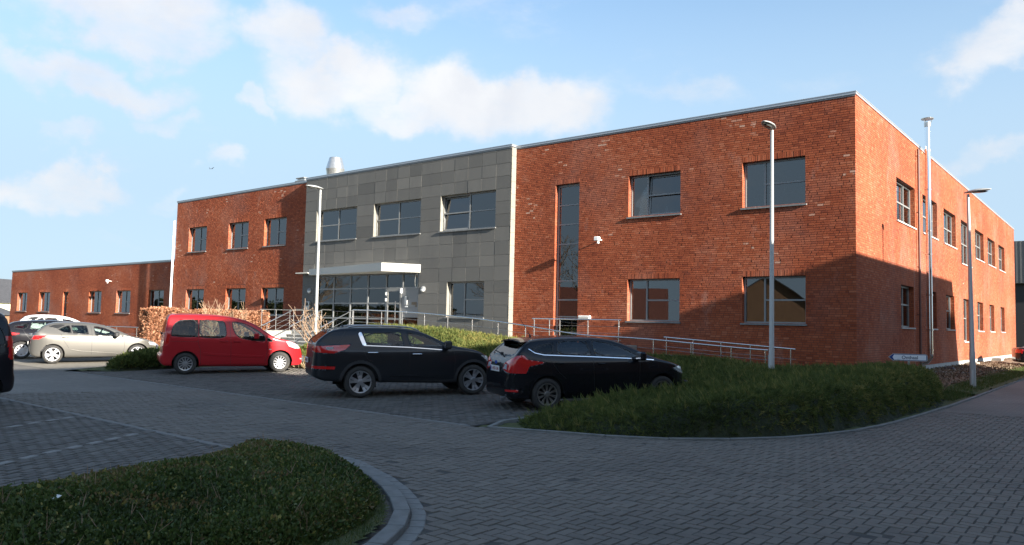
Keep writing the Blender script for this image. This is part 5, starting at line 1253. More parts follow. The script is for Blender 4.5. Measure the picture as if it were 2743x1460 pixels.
# --- black hatchback half hidden by the juniper
PF = paint('black_blue_paint', (.008, .0085, .011), .1, .25)
ford = dict(wb=2.65, R=.318, Ra=.37, rimR=.215, tw=.215, wheel=('alloy', 10, .008, .085, .012), rimmat=M['rim_dark'], paint=PF, z0=.66, k=.07,
    side=[(-.55, .20), (-.74, .25), (-.82, .36), (-.83, .52), (-.80, .66), (-.765, .84), (-.72, .97), (-.60, 1.12), (-.44, 1.28), (-.32, 1.37), (-.10, 1.42), (.3, 1.465), (.8, 1.485), (1.2, 1.47), (1.55, 1.41), (1.95, 1.265), (2.40, 1.06), (2.62, .985), (3.0, .90), (3.28, .80), (3.44, .68), (3.52, .52), (3.51, .34), (3.42, .22), (3.2, .19)],
    plan=[(-.84, 0), (-.825, .42), (-.77, .68), (-.6, .82), (.0, .89), (1.3, .905), (2.5, .895), (2.95, .83), (3.25, .68), (3.43, .4), (3.53, 0)],
    sect=[(.70, .17), (.83, .20), (.885, .32), (.91, .55), (.905, .78), (.88, .92), (.83, 1.02), (.74, 1.20), (.64, 1.36), (.54, 1.44), (.3, 1.48), (0, 1.495)],
    regions=[('side_window', M['car_glass_dark'], 'side', [(-.33, 1.185), (-.12, 1.275), (.20, 1.335), (.14, 1.115), (-.08, 1.125)], .014),
             ('side_window', M['car_glass'], 'side', [(.30, 1.345), (.60, 1.375), (.94, 1.375), (1.0, 1.075), (.24, 1.112)], .014),
             ('side_window', M['car_glass'], 'side', [(1.06, 1.375), (1.32, 1.355), (1.62, 1.28), (1.92, 1.155), (2.14, 1.045), (2.12, 1.02), (1.10, 1.068)], .014),
             ('quarter_light', M['seal'], 'side', [(2.17, 1.035), (2.40, .99), (2.17, 1.005)], .01),
             ('reversing_light', M['clear_lens'], 'wrap_rear', [(-1.27, .815), (-1.08, .80), (-1.08, .90), (-1.2, .91)], None),
             ('tail_light', M['red_lens'], 'wrap_rear', [(-.10, .94), (-.14, .96), (-.46, 1.0), (-.58, 1.09), (-.74, 1.08), (-1.02, .99), (-1.22, .93), (-1.30, .82), (-1.15, .765), (-.95, .74), (-.70, .735), (-.50, .735), (-.42, .875)], None),
             ('rear_reflector', M['red_lens'], 'rear', [(.55, .37), (.80, .37), (.80, .41), (.55, .41)], None),
             ('headlight', M['clear_lens'], 'side', [(2.92, .80), (3.12, .84), (3.36, .76), (3.50, .62), (3.2, .70)], None),
             ('windscreen', M['car_glass'], 'front', [(0, 1.06), (.66, 1.02), (.70, 1.07), (.58, 1.38), (0, 1.43)], .02),
             ('rear_window', M['car_glass_dark'], 'rear', [(0, 1.07), (.50, 1.07), (.62, 1.11), (.53, 1.31), (0, 1.36)], .02)],
    cabin=dict(x0=-.5, x1=2.1, belt=1.08, dash=1.95, seats=[1.25, .35]), mirror=(2.06, .99, 1),
    ribbons=[('window_trim', [(-.36, 1.215), (-.24, 1.135), (-.05, 1.095), (1.0, 1.052), (2.16, .998), (2.44, .975)], .020, .006, M['chrome']),
             ('door_gap', [(.96, 1.37), (1.02, 1.05), (1.03, .30)], .010, .0015, M['seal']), ('door_gap', [(.02, 1.1), (.10, .95), (.25, .75), (.40, .62)], .010, .0015, M['seal']), ('door_gap', [(2.10, .99), (2.08, .60), (2.02, .30)], .010, .0015, M['seal']),
             ('sill_crease', [(.45, .34), (1.2, .30), (2.2, .33)], .02, .01, PF)],
    extras=[handle(.20, .36, .93, PF), handle(1.12, 1.28, .91, PF), plate(-.80, .80, .0, .50), rear_wiper(-.66, 1.10, -.04, .3), spoiler(-.52, -.08, 1.425, .58, PF, .035), aerial(-.02, 1.44, .38, -.20 if False else .22), front_bits(3.52, (.28, .5), .5)])
def badge(e, B):
    a = MB(); a.lathe([(0, 0), (.055, 0), (.06, .004), (0, .006)], 16, Matrix(((0, 0, -1, -.775), (1.25, 0, 0, 0), (0, .6, 0, .925), (0, 0, 0, 1)))); a.obj('tailgate_badge', M['plate_blue'], e, fix=True)
    a = MB(); a.tube((-.74, -.45, .24), (-.84, -.45, .235), .03, 10); a.obj('exhaust_tip', M['rim'], e)
ford['extras'].append(badge)
build_car('parked_car', 'black hatchback with a chrome window line parked behind the juniper, bright red tail lamps', ford, (-3.02, -12.72), R(30), z=.056, tilt=.0155)
# --- silver-beige hatchback
T = lambda P: [((X-492)/305, (1258-.0345*(X-492)-Y)/271) for X, Y in P]
PO = paint('champagne_paint', (.165, .157, .143), .6, .3)
opel = dict(wb=2.66, R=.318, Ra=.365, rimR=.225, tw=.205, wheel=('alloy', 5, .020, .20, .01), rimmat=M['rim_white'], paint=PO, z0=.64, k=.06,
    side=T([(380, 1205), (300, 1190), (273, 1150), (272, 1105), (290, 1050), (310, 998), (365, 940), (430, 893), (500, 872), (600, 862), (740, 858), (880, 866), (990, 886), (1100, 925), (1240, 982), (1380, 1000), (1480, 1030), (1550, 1070), (1580, 1120), (1570, 1165), (1500, 1190)]),
    plan=[(-.74, 0), (-.72, .45), (-.66, .70), (-.5, .83), (.0, .885), (1.3, .905), (2.5, .89), (2.95, .83), (3.3, .66), (3.48, .4), (3.58, 0)],
    sect=ford['sect'],
    regions=[('side_window', M['car_glass_dark'], 'side', T([(533, 938), (600, 905), (640, 896), (660, 967), (592, 965)]), .014),
             ('side_window', M['car_glass'], 'side', T([(655, 894), (800, 892), (822, 972), (674, 968)]), .014),
             ('side_window', M['car_glass'], 'side', T([(868, 895), (960, 905), (1050, 938), (1115, 975), (1120, 990), (885, 978)]), .014),
             ('pillar_trim', M['seal'], 'side', T([(445, 912), (500, 895), (560, 888), (600, 893), (530, 930), (490, 920)]), None),
             ('quarter_light', M['car_glass'], 'side', T([(1140, 972), (1180, 995), (1140, 993)]), .012),
             ('tail_light', M['red_lens'], 'wrap_rear', [(-.262, .975), (-.63, .965), (-1.05, .95), (-1.05, .83), (-.63, .84), (-.4, .865)], None),
             ('headlight', M['clear_lens'], 'side', T([(1412, 1028), (1490, 1034), (1560, 1072), (1430, 1058)]), None),
             ('windscreen', M['car_glass'], 'front', [(0, 1.06), (.66, 1.02), (.70, 1.07), (.58, 1.37), (0, 1.42)], .02),
             ('rear_window', M['car_glass_dark'], 'rear', [(0, 1.06), (.50, 1.06), (.60, 1.10), (.53, 1.34), (0, 1.38)], .02)],
    cabin=dict(x0=-.5, x1=2.1, belt=1.05, dash=1.95, seats=[1.2, .3]), mirror=((1090-492)/305, .93, 1), mirmat=M['plastic'],
    ribbons=[('door_gap', T([(840, 892), (855, 980), (852, 1165)]), .010, .0015, M['seal']), ('door_gap', T([(560, 975), (590, 1040), (640, 1110)]), .010, .0015, M['seal']), ('door_gap', T([(1168, 998), (1172, 1080), (1160, 1165)]), .010, .0015, M['seal']),
             ('lower_crease', T([(650, 1122), (760, 1140), (1150, 1152)]), (.02, .05, .02), .014, PO), ('window_trim', T([(595, 972), (860, 980), (1125, 994)]), .012, .004, M['seal'])],
    extras=[handle((570-492)/305, (640-492)/305, .90, PO), handle((860-492)/305, (935-492)/305, .86, PO), plate(-.735, .7), plate(3.565, .42), front_bits(3.56, (.3, .5), .55)])
build_car('parked_car', 'champagne silver hatchback with white spoked wheels at the left end of the beech hedge', opel, (-23.2, -14.45), R(19), z=.022, tilt=.016, res=(150, 160, 36))
# --- black hatchback beyond it and white car behind
PB = paint('black_paint', (.010, .010, .013), .1, .25); PW = paint('white_car_paint', (.66, .66, .64), .0, .35)
def variant(src, **k): d = dict(src); d.update(k); return d
blk = variant(ford, paint=PB, wheel=('cap', 9, .026, 0, 0.), rimmat=M['rim_white'], extras=[handle(.20, .36, .93, M['chrome'], .034), handle(1.12, 1.28, .91, M['chrome'], .034), plate(-.80, .80)], ribbons=ford['ribbons'][1:4], mirmat=PB, cabin=dict(ford['cabin'], seat='seat_tan'))
build_car('parked_car', 'black hatchback with white wheel covers partly behind the champagne silver one', blk, (-26.6, -14.3), R(17), z=.024, tilt=.016, res=(140, 140, 30))
wh = variant(opel, paint=PW, rimmat=M['rim'], extras=opel['extras'][:3])
wh['side'] = [(x, z*1.13) for x, z in opel['side']]; wh['sect'] = [(y, z*1.13) for y, z in opel['sect']]
wh['regions'] = [(a, b_, c, [(p, q*1.13) for p, q in d_], s_) for a, b_, c, d_, s_ in opel['regions']]; wh['cabin'] = dict(opel['cabin'], belt=1.18)
wh['ribbons'] = []
build_car('parked_car', 'white car whose long pale roof shows above the black hatchback at the far left', wh, (-32.2, -12.1), R(17), z=.06, tilt=.01, res=(120, 120, 26))
# --- black people carrier cut by the left edge
PV = paint('dark_van_paint', (.012, .012, .016), .2, .3)
van = variant(red, paint=PV, extras=[handle(.9, 1.1, .97, PV), plate(-.745, .80), rear_wiper(-.62, 1.2)], ribbons=red['ribbons'][:4])
build_car('parked_car', 'black people carrier cut off by the left edge, only its rear corner in view', van, (-10.15, -21.0), R(160), z=0., res=(140, 150, 36))
# --- dark saloon at the right edge
sal = variant(ford, paint=PB, wheel=('cap', 7, .03, 0, 0.), rimmat=M['rim_white'], ribbons=ford['ribbons'][1:3], extras=[plate(-.93, .80)],
    side=[(-.75, .22), (-.93, .27), (-1.0, .45), (-1.0, .80), (-.96, .93), (-.85, .985), (-.55, 1.0), (-.35, 1.04), (.15, 1.28), (.45, 1.38), (.9, 1.43), (1.3, 1.41), (1.7, 1.29), (2.3, 1.02), (2.5, .96), (3.1, .86), (3.4, .70), (3.5, .5), (3.48, .3), (3.3, .2)],
    plan=[(-1.01, 0), (-.99, .45), (-.93, .70), (-.7, .83), (.0, .89), (1.3, .905), (2.5, .895), (2.95, .83), (3.25, .68), (3.43, .4), (3.53, 0)],
    regions=[('side_window', M['car_glass'], 'side', [(.0, 1.1), (.3, 1.25), (.55, 1.33), (.85, 1.35), (.9, 1.05), (.2, 1.06)], .014), ('side_window', M['car_glass'], 'side', [(.96, 1.35), (1.3, 1.33), (1.65, 1.22), (2.05, 1.03), (1.0, 1.05)], .014),
             ('tail_light', M['red_lens'], 'wrap_rear', [(-.72, .93), (-1.35, .92), (-1.35, .74), (-.75, .72)], None),
             ('rear_window', M['car_glass_dark'], 'rear', [(0, 1.08), (.55, 1.08), (.48, 1.32), (0, 1.34)], .02), ('windscreen', M['car_glass'], 'front', ford['regions'][-2][3], .02)])
build_car('parked_car', 'dark saloon at the right edge beside the far end of the brick side wall', sal, (2.55, 23.6), R(75), z=.12, group=None, res=(120, 120, 26))
# ------------------------------------------------------------------ vegetation
def leaf_mat(name, stops, rough=.6, trans=.25): return tone_mat(name, stops, rough=rough, bump=None, spec=.3, trans=trans, grain=.15)
M['juniper'] = leaf_mat('juniper_leaf', [(0, (.036, .046, .012)), (.45, (.080, .106, .026)), (.8, (.140, .162, .040)), (1, (.27, .23, .07))], .75, .35)
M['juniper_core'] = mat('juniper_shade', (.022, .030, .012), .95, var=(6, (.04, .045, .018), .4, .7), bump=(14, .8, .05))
M['cotoneaster'] = leaf_mat('groundcover_leaf', [(0, (.035, .055, .014)), (.4, (.078, .118, .026)), (.62, (.14, .15, .04)), (.8, (.17, .10, .05)), (1, (.32, .28, .07))], .55, .2)
M['beech'] = leaf_mat('beech_leaf', [(0, (.16, .06, .03)), (.4, (.34, .15, .08)), (.8, (.50, .27, .16)), (1, (.62, .40, .26))], .55, .25)
M['beech_core'] = mat('hedge_twigs', (.10, .05, .03), .95, var=(12, (.18, .09, .05), .4, .7), bump=(20, 1, .05))
M['grass'] = leaf_mat('grass_blade', [(0, (.035, .06, .012)), (.6, (.075, .11, .025)), (1, (.16, .16, .05))], .7, .3)
M['dry_grass'] = leaf_mat('dry_grass', [(0, (.20, .14, .07)), (.6, (.40, .30, .17)), (1, (.56, .46, .30))], .8, .3)
M['tree_leaf'] = leaf_mat('tree_leaf', [(0, (.015, .025, .010)), (.6, (.035, .05, .018)), (1, (.08, .085, .03))], .7, .2)
M['red_leaf'] = leaf_mat('winter_leaf', [(0, (.12, .04, .02)), (1, (.35, .14, .07))], .7, .2)
def sprays(P, N, size, droop, name, m, parent=None, tone=None, blades=5, wid=.16, spread=.9, twigs=2):
    """tufts of narrow leaf triangles at points P with normals N"""
    n = len(P); k = blades
    d = np.repeat(N, k, 0)+rng.normal(0, spread, (n*k, 3)); d[:, 2] += -droop; d /= np.linalg.norm(d, axis=1, keepdims=True)
    s = np.repeat(size*rng.uniform(.6, 1.35, n), k)*rng.uniform(.6, 1.2, n*k)
    w = np.cross(d, rng.normal(0, 1, (n*k, 3))); w /= np.linalg.norm(w, axis=1, keepdims=True)+1e-9
    o = np.repeat(P, k, 0)+rng.normal(0, .012, (n*k, 3)); s = s[:, None]
    V = np.stack([o-w*s*wid*.35, o+w*s*wid*.35, o+d*s*.6+w*s*wid*.5, o+d*s, o+d*s*.6-w*s*wid*.5], 1).reshape(-1, 3)
    b = np.arange(n*k)[:, None]*5; F = np.concatenate([b+np.array([[0, 1, 2, 4]])], 0); F2 = b+np.array([[4, 2, 3, 3]])
    F = np.concatenate([F, F2[:, :4]]); 
    # second set as triangles packed as degenerate-free quads (kite tip)
    mid = V.reshape(-1, 5, 3); V = np.concatenate([V, (mid[:, 3]*.5+mid[:, 4]*.5)]); nn = n*k*5; F[n*k:, 3] = nn+np.arange(n*k); F[n*k:] = F[n*k:][:, [0, 1, 2, 3]]
    t = np.repeat(tone if tone is not None else rng.uniform(.1, .9, n), k)+rng.normal(0, .08, n*k); T_ = np.concatenate([np.repeat(t, 5), t])
    return np_mesh(name, V, F, m, parent, tone=np.clip(T_, 0, 1))
def blob_noise(x, y, seed, sc=1.):
    r = np.random.default_rng(seed); v = np.zeros(np.shape(x))
    for k in range(14):
        a = r.uniform(0, 6.28); f = r.uniform(.5, 3.2)*sc; v += np.sin((x*math.cos(a)+y*math.sin(a))*f+r.uniform(0, 6.28))/(1+.45*f)
    return v/3.
# juniper bed
JP = [(-1.35, -15.12), (-.6, -15.2), (.1, -14.98), (.75, -14.62), (1.5, -13.85), (2.15, -12.8), (2.62, -11.4), (2.85, -9.5), (2.95, -7), (3.0, -4.2), (2.75, -2.3), (1.9, -1.2), (.6, -.75), (-1.2, -.85), (-1.6, -2.75), (-9, -2.85), (-17.2, -2.95), (-18.2, -4.6), (-17.6, -8.4), (-16.8, -9.75), (-2.2, -9.75), (-1.85, -10.5), (-1.8, -14.7)]
def jh(x, y):
    d = -seg_sdf(JP, x, y); d = np.maximum(d, 0)
    e = 1-np.exp(-d/.20)
    base = .54+.045*blob_noise(x, y, 3)+.09*smooth01((x-.3)/1.5)+.02*blob_noise(x, y, 4, 3)
    edge_tip = np.clip((d)/.9, 0, 1)
    left = smooth01((-x-5)/11)*smooth01((y+9.6)/5.0)*.72
    tf = np.interp(y, [-15.2, -14.5, -13.8, -12.3, -10.5], [.25, .45, .62, .84, 1.]); wx = smooth01((x+.6)/2.0); tipfall = tf*(1-wx)+wx*np.maximum(tf, .95)
    rs = smooth01((x-.6)/1.2); e = 1-np.exp(-d/(.20-.10*rs)); return e*((base+.10*rs)*tipfall*(.70+.24*rs+(.30-.24*rs)*edge_tip)+left)+zg(x, y)
def mound(name, poly, hfn, x0, x1, y0, y1, step, m, label, cat, drop=.06):
    xs = np.arange(x0, x1+step, step); ys = np.arange(y0, y1+step, step); X, Y = np.meshgrid(xs, ys, indexing='ij'); ins = seg_sdf(poly, X, Y) < .0
    Z = np.where(ins, hfn(X, Y)-drop, -.05); n, k = X.shape; id_ = np.arange(n*k).reshape(n, k)
    F = np.stack([id_[:-1, :-1], id_[1:, :-1], id_[1:, 1:], id_[:-1, 1:]], -1).reshape(-1, 4); V = np.stack([X+rng.normal(0, step*.15, X.shape), Y+rng.normal(0, step*.15, X.shape), Z], -1).reshape(-1, 3)
    f_ins = ins.ravel()[F].any(1); F = F[f_ins]; u, inv = np.unique(F, return_inverse=True)
    o = np_mesh(name, V[u], inv.reshape(-1, 4), m, smooth=True); tag(o, label, cat, kind='stuff'); return o
def scatter(poly, dens, hfn, x0, x1, y0, y1, edge_boost=0, minz=0, view=True, maxd=99):
    n = int(dens*(x1-x0)*(y1-y0)); x = rng.uniform(x0, x1, n); y = rng.uniform(y0, y1, n); k = inpoly(x, y, poly)
    if view: k &= in_view(x, y)
    x, y = x[k], y[k]; e = .03; z = hfn(x, y); nx = -(hfn(x+e, y)-z)/e; ny = -(hfn(x, y+e)-z)/e
    N = np.stack([nx, ny, np.ones_like(nx)], -1); st = np.linalg.norm(N, axis=1); N /= st[:, None]
    keep = rng.uniform(0, 1, len(x)) < np.clip(st/3.5, .28, 1) if edge_boost else np.ones(len(x), bool)
    return np.stack([x, y, z], -1)[keep], N[keep]
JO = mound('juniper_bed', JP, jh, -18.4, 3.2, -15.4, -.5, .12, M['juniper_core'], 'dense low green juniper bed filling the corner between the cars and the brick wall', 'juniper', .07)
P, N = scatter([(x, y) for x, y in JP], 1700, jh, -18.4, 3.1, -15.3, -.6, edge_boost=1)
dist = np.hypot(P[:, 0]-CAMXY[0], P[:, 1]-CAMXY[1]); k = rng.uniform(0, 1, len(P)) < np.clip(15./dist, .25, 1)**1.2; P, N = P[k], N[k]; dist = dist[k]
P -= N*rng.uniform(-.03, .14, len(P))[:, None]*.6
N2 = N+rng.normal(0, .25, N.shape); N2[:, 2] *= .6
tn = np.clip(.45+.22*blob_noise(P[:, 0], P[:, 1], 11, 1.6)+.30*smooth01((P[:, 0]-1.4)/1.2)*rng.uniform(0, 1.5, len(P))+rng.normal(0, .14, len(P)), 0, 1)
sz = .066+.05*np.clip((dist-14)/14, 0, 1.2)
tn = np.clip(tn+.28*smooth01((-P[:, 0]-4)/5)*smooth01((P[:, 1]+10)/3), 0, 1)  # tone raised on the sunlit berm: sunlight put into colour, plus yellow young growth
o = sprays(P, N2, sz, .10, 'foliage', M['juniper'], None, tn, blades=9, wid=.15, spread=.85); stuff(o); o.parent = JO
# longer arching shoots on the ridge
P2, N3 = scatter(JP, 25, jh, -18.4, 3.1, -15.3, -.6); N3 = N3+rng.normal(0, .5, N3.shape)+np.array([-.5, .0, .35]); N3 /= np.linalg.norm(N3, axis=1, keepdims=True)
o = sprays(P2, N3, np.full(len(P2), .16), .0, 'shoots', M['juniper'], None, rng.uniform(.45, .95, len(P2)), blades=8, wid=.06, spread=.22); stuff(o); o.parent = JO
# small juniper strip between the bays at the left
JL = [(-17.9, -14.5), (-17.5, -13.2), (-18.3, -11.4), (-20.6, -10.6), (-22.4, -10.6), (-22.1, -11.7), (-20.1, -13.0), (-18.6, -14.5)]
def jlh(x, y): d = np.maximum(-seg_sdf(JL, x, y), 0); return (1-np.exp(-d/.22))*(.40+.10*blob_noise(x, y, 5))+zg(x, y)+.06
JLo = mound('juniper_strip', JL, jlh, -22.6, -17.3, -14.7, -10.3, .12, M['juniper_core'], 'small low juniper clump behind the red people carrier', 'juniper', .06)
P, N = scatter(JL, 420, jlh, -22.6, -17.3, -14.7, -10.3)
o = sprays(P, N, np.full(len(P), .16), .05, 'foliage', M['juniper'], None, np.clip(rng.normal(.5, .2, len(P)), 0, 1), 5, .2, .6); stuff(o); o.parent = JLo
# foreground island groundcover
_d = np.interp(np.arange(len(KERB_IN)), [0, 5, 8, 11, 13], [.05, .10, .22, .36, .5])
IP = [(p[0]+(q[0]-p[0])*k_, p[1]+(q[1]-p[1])*k_) for p, q, k_ in zip(KERB_IN, offset(KERB_IN, -1.), _d)][:-1]+[(2.0, -26), (-.7, -26), (-.85, -24), (-1.1, -22.4), (-1.45, -21.2), (-2.0, -20.2), (-2.45, -19.75)]
ISG = [(-2.35, -19.58), (-1.5, -19.47), (-.85, -19.49), (-.33, -19.70), (.2, -19.92), (.70, -20.17), (1.12, -20.45), (1.49, -20.73), (1.81, -21.06), (2.08, -21.46), (2.30, -21.97), (2.44, -22.6), (2.50, -23.4), (2.52, -27), (-.8, -27), (-1.1, -22.4), (-1.7, -20.6)]
xs = np.arange(-2.6, 2.7, .08); ys = np.arange(-27, -19.3, .08); X, Y = np.meshgrid(xs, ys, indexing='ij'); n, k = X.shape; id_ = np.arange(n*k).reshape(n, k)
F = np.stack([id_[:-1, :-1], id_[1:, :-1], id_[1:, 1:], id_[:-1, 1:]], -1).reshape(-1, 4); V = np.stack([X, Y, .035+.02*blob_noise(X, Y, 8, 2)+rng.normal(0, .004, X.shape)], -1).reshape(-1, 3)
c = V[F].mean(1); F = F[inpoly(c[:, 0], c[:, 1], ISG)]; struct(np_mesh('island_soil', V, F, M['grass_base'], smooth=True))
def ih(x, y): d = np.maximum(-seg_sdf(IP, x, y), 0); return (1-np.exp(-d/.20))*(.185+.06*blob_noise(x, y, 21, 1.6)+.02*blob_noise(x, y, 22, 6))+.04
IO = mound('groundcover', IP, ih, -2.3, 2.4, -26.2, -19.4, .07, M['juniper_core'], 'dense low green and brown groundcover shrubs on the island in the left foreground', 'groundcover', .05)
def near_k(P, d0): d = np.hypot(P[:, 0]-CAMXY[0], P[:, 1]-CAMXY[1]); return d
P, N = scatter(IP, 9500, ih, -2.3, 2.4, -24.6, -19.4)
P -= N*(rng.uniform(-.02, .07, len(P)))[:, None]
big = blob_noise(P[:, 0], P[:, 1], 31, 1.4)
tn = np.clip(.38+.28*big+rng.normal(0, .16, len(P)), 0, 1)
brn = (blob_noise(P[:, 0], P[:, 1], 37, 1.8) > .25) & (rng.uniform(0, 1, len(P)) < .40); tn[brn] = rng.uniform(.68, .88, brn.sum())
yel = rng.uniform(0, 1, len(P)) < .03; tn[yel] = 1.
o = sprays(P, N, np.full(len(P), .030), -.1, 'leaves', M['cotoneaster'], None, tn, 4, .62, .8); stuff(o); o.parent = IO
P2, N2 = scatter(IP, 22, ih, -2.3, 2.4, -24.6, -19.4)
o = sprays(P2, N2, np.full(len(P2), .13), -.2, 'twigs', M['twig'], None, None, 3, .03, .7); stuff(o); o.parent = IO
# grass on the island fringe, the lawn at the right, the garden by the cars
def grass(poly, dens, x0, x1, y0, y1, zf, size, m, name, label, tone=(.1, .9), blades=3, cat='grass', maxd=40):
    n = int(dens*(x1-x0)*(y1-y0)); x = rng.uniform(x0, x1, n); y = rng.uniform(y0, y1, n); k = inpoly(x, y, poly) & in_view(x, y) & (np.hypot(x-CAMXY[0], y-CAMXY[1]) < maxd); x, y = x[k], y[k]
    P = np.stack([x, y, zf(x, y)], -1); N = np.tile([0, 0, 1.], (len(P), 1))
    o = sprays(P, N, np.full(len(P), size), -.2, name, m, None, rng.uniform(*tone, len(P)), blades, .10, .45); tag(o, label, cat, kind='stuff'); return o
grass(ISG, 1500, -2.4, 2.6, -24.5, -19.4, lambda x, y: np.full(x.shape, .045), .035, M['grass'], 'grass', 'short mossy grass between the groundcover and the curved kerb')
grass([(2.0, .1), (3.15, .1), (3.12, 13), (3.2, 24), (3.2, 45), (1.8, 45), (1.7, 13), (2.2, 2)], 260, 1.6, 3.2, 0, 45, lambda x, y: np.full(x.shape, .10), .07, M['grass'], 'grass', 'strip of lawn between the paved path and the bare soil', maxd=70)
grass([(.3, -1.9), (3.1, -2.9), (3.15, .3), (2.1, .6), (.6, -.6)], 500, .3, 3.2, -3, .6, lambda x, y: zg(x, y)+.03, .07, M['grass'], 'grass', 'grass patch at the right end of the juniper bed')
grass([(-30, -9.3), (-17.6, -9.9), (-12.4, -9.85), (-12.4, -8.3), (-17.8, -6.5), (-19.5, -4.8), (-30, -4.8)], 160, -30, -12, -10, -4.5, lambda x, y: zg(x, y), .11, M['grass'], 'grass', 'uneven grass in front of the entrance steps')
grass([(-20.6, -8.2), (-17.2, -10.0), (-14.6, -9.9), (-15.8, -8.0), (-17.6, -5.9), (-19.8, -4.9), (-20.6, -6.2)], 330, -21, -14, -10.1, -4.7, lambda x, y: zg(x, y), .30, M['dry_grass'], 'dry_grass', 'tufts of straw coloured dry grass round the foot of the left lamp', cat='dry grass', blades=5)
grass([(-26.4, -7.5), (-25.2, -7.5), (-24.9, -4.6), (-26.2, -4.3)], 330, -26.5, -24.8, -7.6, -4.2, lambda x, y: zg(x, y)+.1, .42, M['dry_grass'], 'dry_grass', 'straw coloured perennials beside the beech hedge at the steps', cat='dry grass', blades=5)
M['litter'] = leaf_mat('leaf_litter', [(0, (.06, .04, .025)), (.6, (.16, .11, .07)), (1, (.34, .26, .18))], .9, .1)
# leaf litter on the bare soil
x = rng.uniform(0, 2.2, 4000); y = rng.uniform(-1, 24, 4000); P = np.stack([x, y, np.full(4000, .11)+zg(x, y)], -1)
o = sprays(P, np.tile([0, 0, 1.], (4000, 1)), np.full(4000, .055), .3, 'leaf_litter', M['litter'], None, None, 2, .6, 1.); tag(o, 'dry leaves and bark scattered on the bare soil by the side wall', 'leaf litter', kind='stuff')
# beech hedge along the left of the steps
HB = (-27.45, -26.55, -9.35, -3.55, 2.05)
he = empty('beech_hedge', (-27.0, -6.4, 0), 'clipped beech hedge with copper coloured winter leaves behind the red people carrier', 'hedge')
a = MB(); a.bbox(-.36, .36, -2.8, 2.75, 0, 1.93, .08); a.obj('hedge_core', M['beech_core'], he)
def hedge_pts(n, x0, x1, y0, y1, z1, faces):
    out = []; 
    ar = {'f': (y1-y0)*z1, 't': (x1-x0)*(y1-y0), 's': (x1-x0)*z1, 'n': (x1-x0)*z1}
    for f in faces:
        m = int(n*ar[f]); u = rng.uniform(0, 1, m); v = rng.uniform(0, 1, m)
        if f == 'f': p = np.stack([np.full(m, x1), y0+u*(y1-y0), .1+v*(z1-.1)], -1); nn = [1, 0, 0]
        if f == 't': p = np.stack([x0+u*(x1-x0), y0+v*(y1-y0), np.full(m, z1)], -1); nn = [0, 0, 1]
        if f == 's': p = np.stack([x0+u*(x1-x0), np.full(m, y0), .1+v*(z1-.1)], -1); nn = [0, -1, 0]
        if f == 'n': p = np.stack([x0+u*(x1-x0), np.full(m, y1), .1+v*(z1-.1)], -1); nn = [0, 1, 0]
        N = np.tile(np.array(nn, float), (m, 1)); p = p+N*(.07*blob_noise((p[:, 1]+p[:, 0])*1.5, p[:, 2]*2, 41, 2)-rng.uniform(0, .10, m))[:, None]; out.append((p, N))
    return np.concatenate([o_[0] for o_ in out]), np.concatenate([o_[1] for o_ in out])
P, N = hedge_pts(900, -27.45, -26.5, -9.4, -3.5, 2.06, 'ftsn')
o = sprays(P-np.array([-27.0, -6.4, 0]), N, np.full(len(P), .085), .12, 'leaves', M['beech'], None, np.clip(rng.normal(.5, .22, len(P)), 0, 1), 3, .60, .75); stuff(o); o.parent = he
# bare shrubs
def shrub(loc, h, spread, n, seed, label, m='twig', r0=.03, name='bare_shrub', cat='shrub', depth=4, upright=.75, leaves=None, trunk=None, rmin=.006):
    r = random.Random(seed); e = empty(name, loc, label, cat); b = MB()
    def grow(p, d, ln, rad, dep):
        pts = [p]; rr = [rad]; q = p.copy(); dd = d.copy()
        for s_ in range(4):
            dd = (dd+Vector((r.gauss(0, .13), r.gauss(0, .13), .06))).normalized(); q = q+dd*ln/4; pts.append(q.copy()); rr.append(rad*(1-.13*(s_+1)))
        b.path(pts, rad, 5 if rad > .012 else 3, [max(rmin, x) for x in rr])
        if dep <= 0: tips.append((q.copy(), dd.copy())); return
        for k in range(r.choice((2, 3, 3))):
            s_ = r.choice((2, 3, 4)); ang = Vector((r.gauss(0, 1), r.gauss(0, 1), r.gauss(0, .5))).normalized()
            grow(pts[s_], (dd*upright+ang*.55).normalized(), ln*r.uniform(.55, .8), rad*.58, dep-1)
    tips = []
    if trunk:
        b.path([(0, 0, 0), (.03, 0, trunk*.5), (0, .02, trunk)], r0*1.5, 10, [r0*2.2, r0*1.6, r0*1.3])
    for k in range(n):
        a_ = r.uniform(0, 6.28); t = r.uniform(.1, 1)*spread; d = Vector((math.cos(a_)*t, math.sin(a_)*t, 1)).normalized()
        grow(Vector((math.cos(a_)*.05, math.sin(a_)*.05, trunk or 0)), d, h*r.uniform(.34, .46), r0, depth-1)
    b.obj('branches', M[m], e)
    if leaves:
        P = np.array([tuple(t[0]) for t in tips]); N = np.array([tuple(t[1]) for t in tips]); rep = leaves[2]
        P = np.repeat(P, rep, 0)+rng.normal(0, leaves[3], (len(P)*rep, 3)); N = np.repeat(N, rep, 0)
        o = sprays(P, N, np.full(len(P), leaves[1]), .1, 'leaves', M[leaves[0]], None, None, 2, .5, .9); stuff(o); o.parent = e
    return e
shrub((-19.0, -6.3, .3), 2.3, .55, 7, 5, 'bare branching shrub in front of the entrance glazing right of the lamp', r0=.028, depth=4)
shrub((-24.2, -7.3, .2), 2.9, .7, 6, 8, 'slender bare shrub rising above the beech hedge', r0=.022, depth=4)
shrub((2.45, -.8, .1), .55, 1.2, 9, 12, 'low twiggy bare shrub at the foot of the right hand lamp', r0=.012, depth=3)
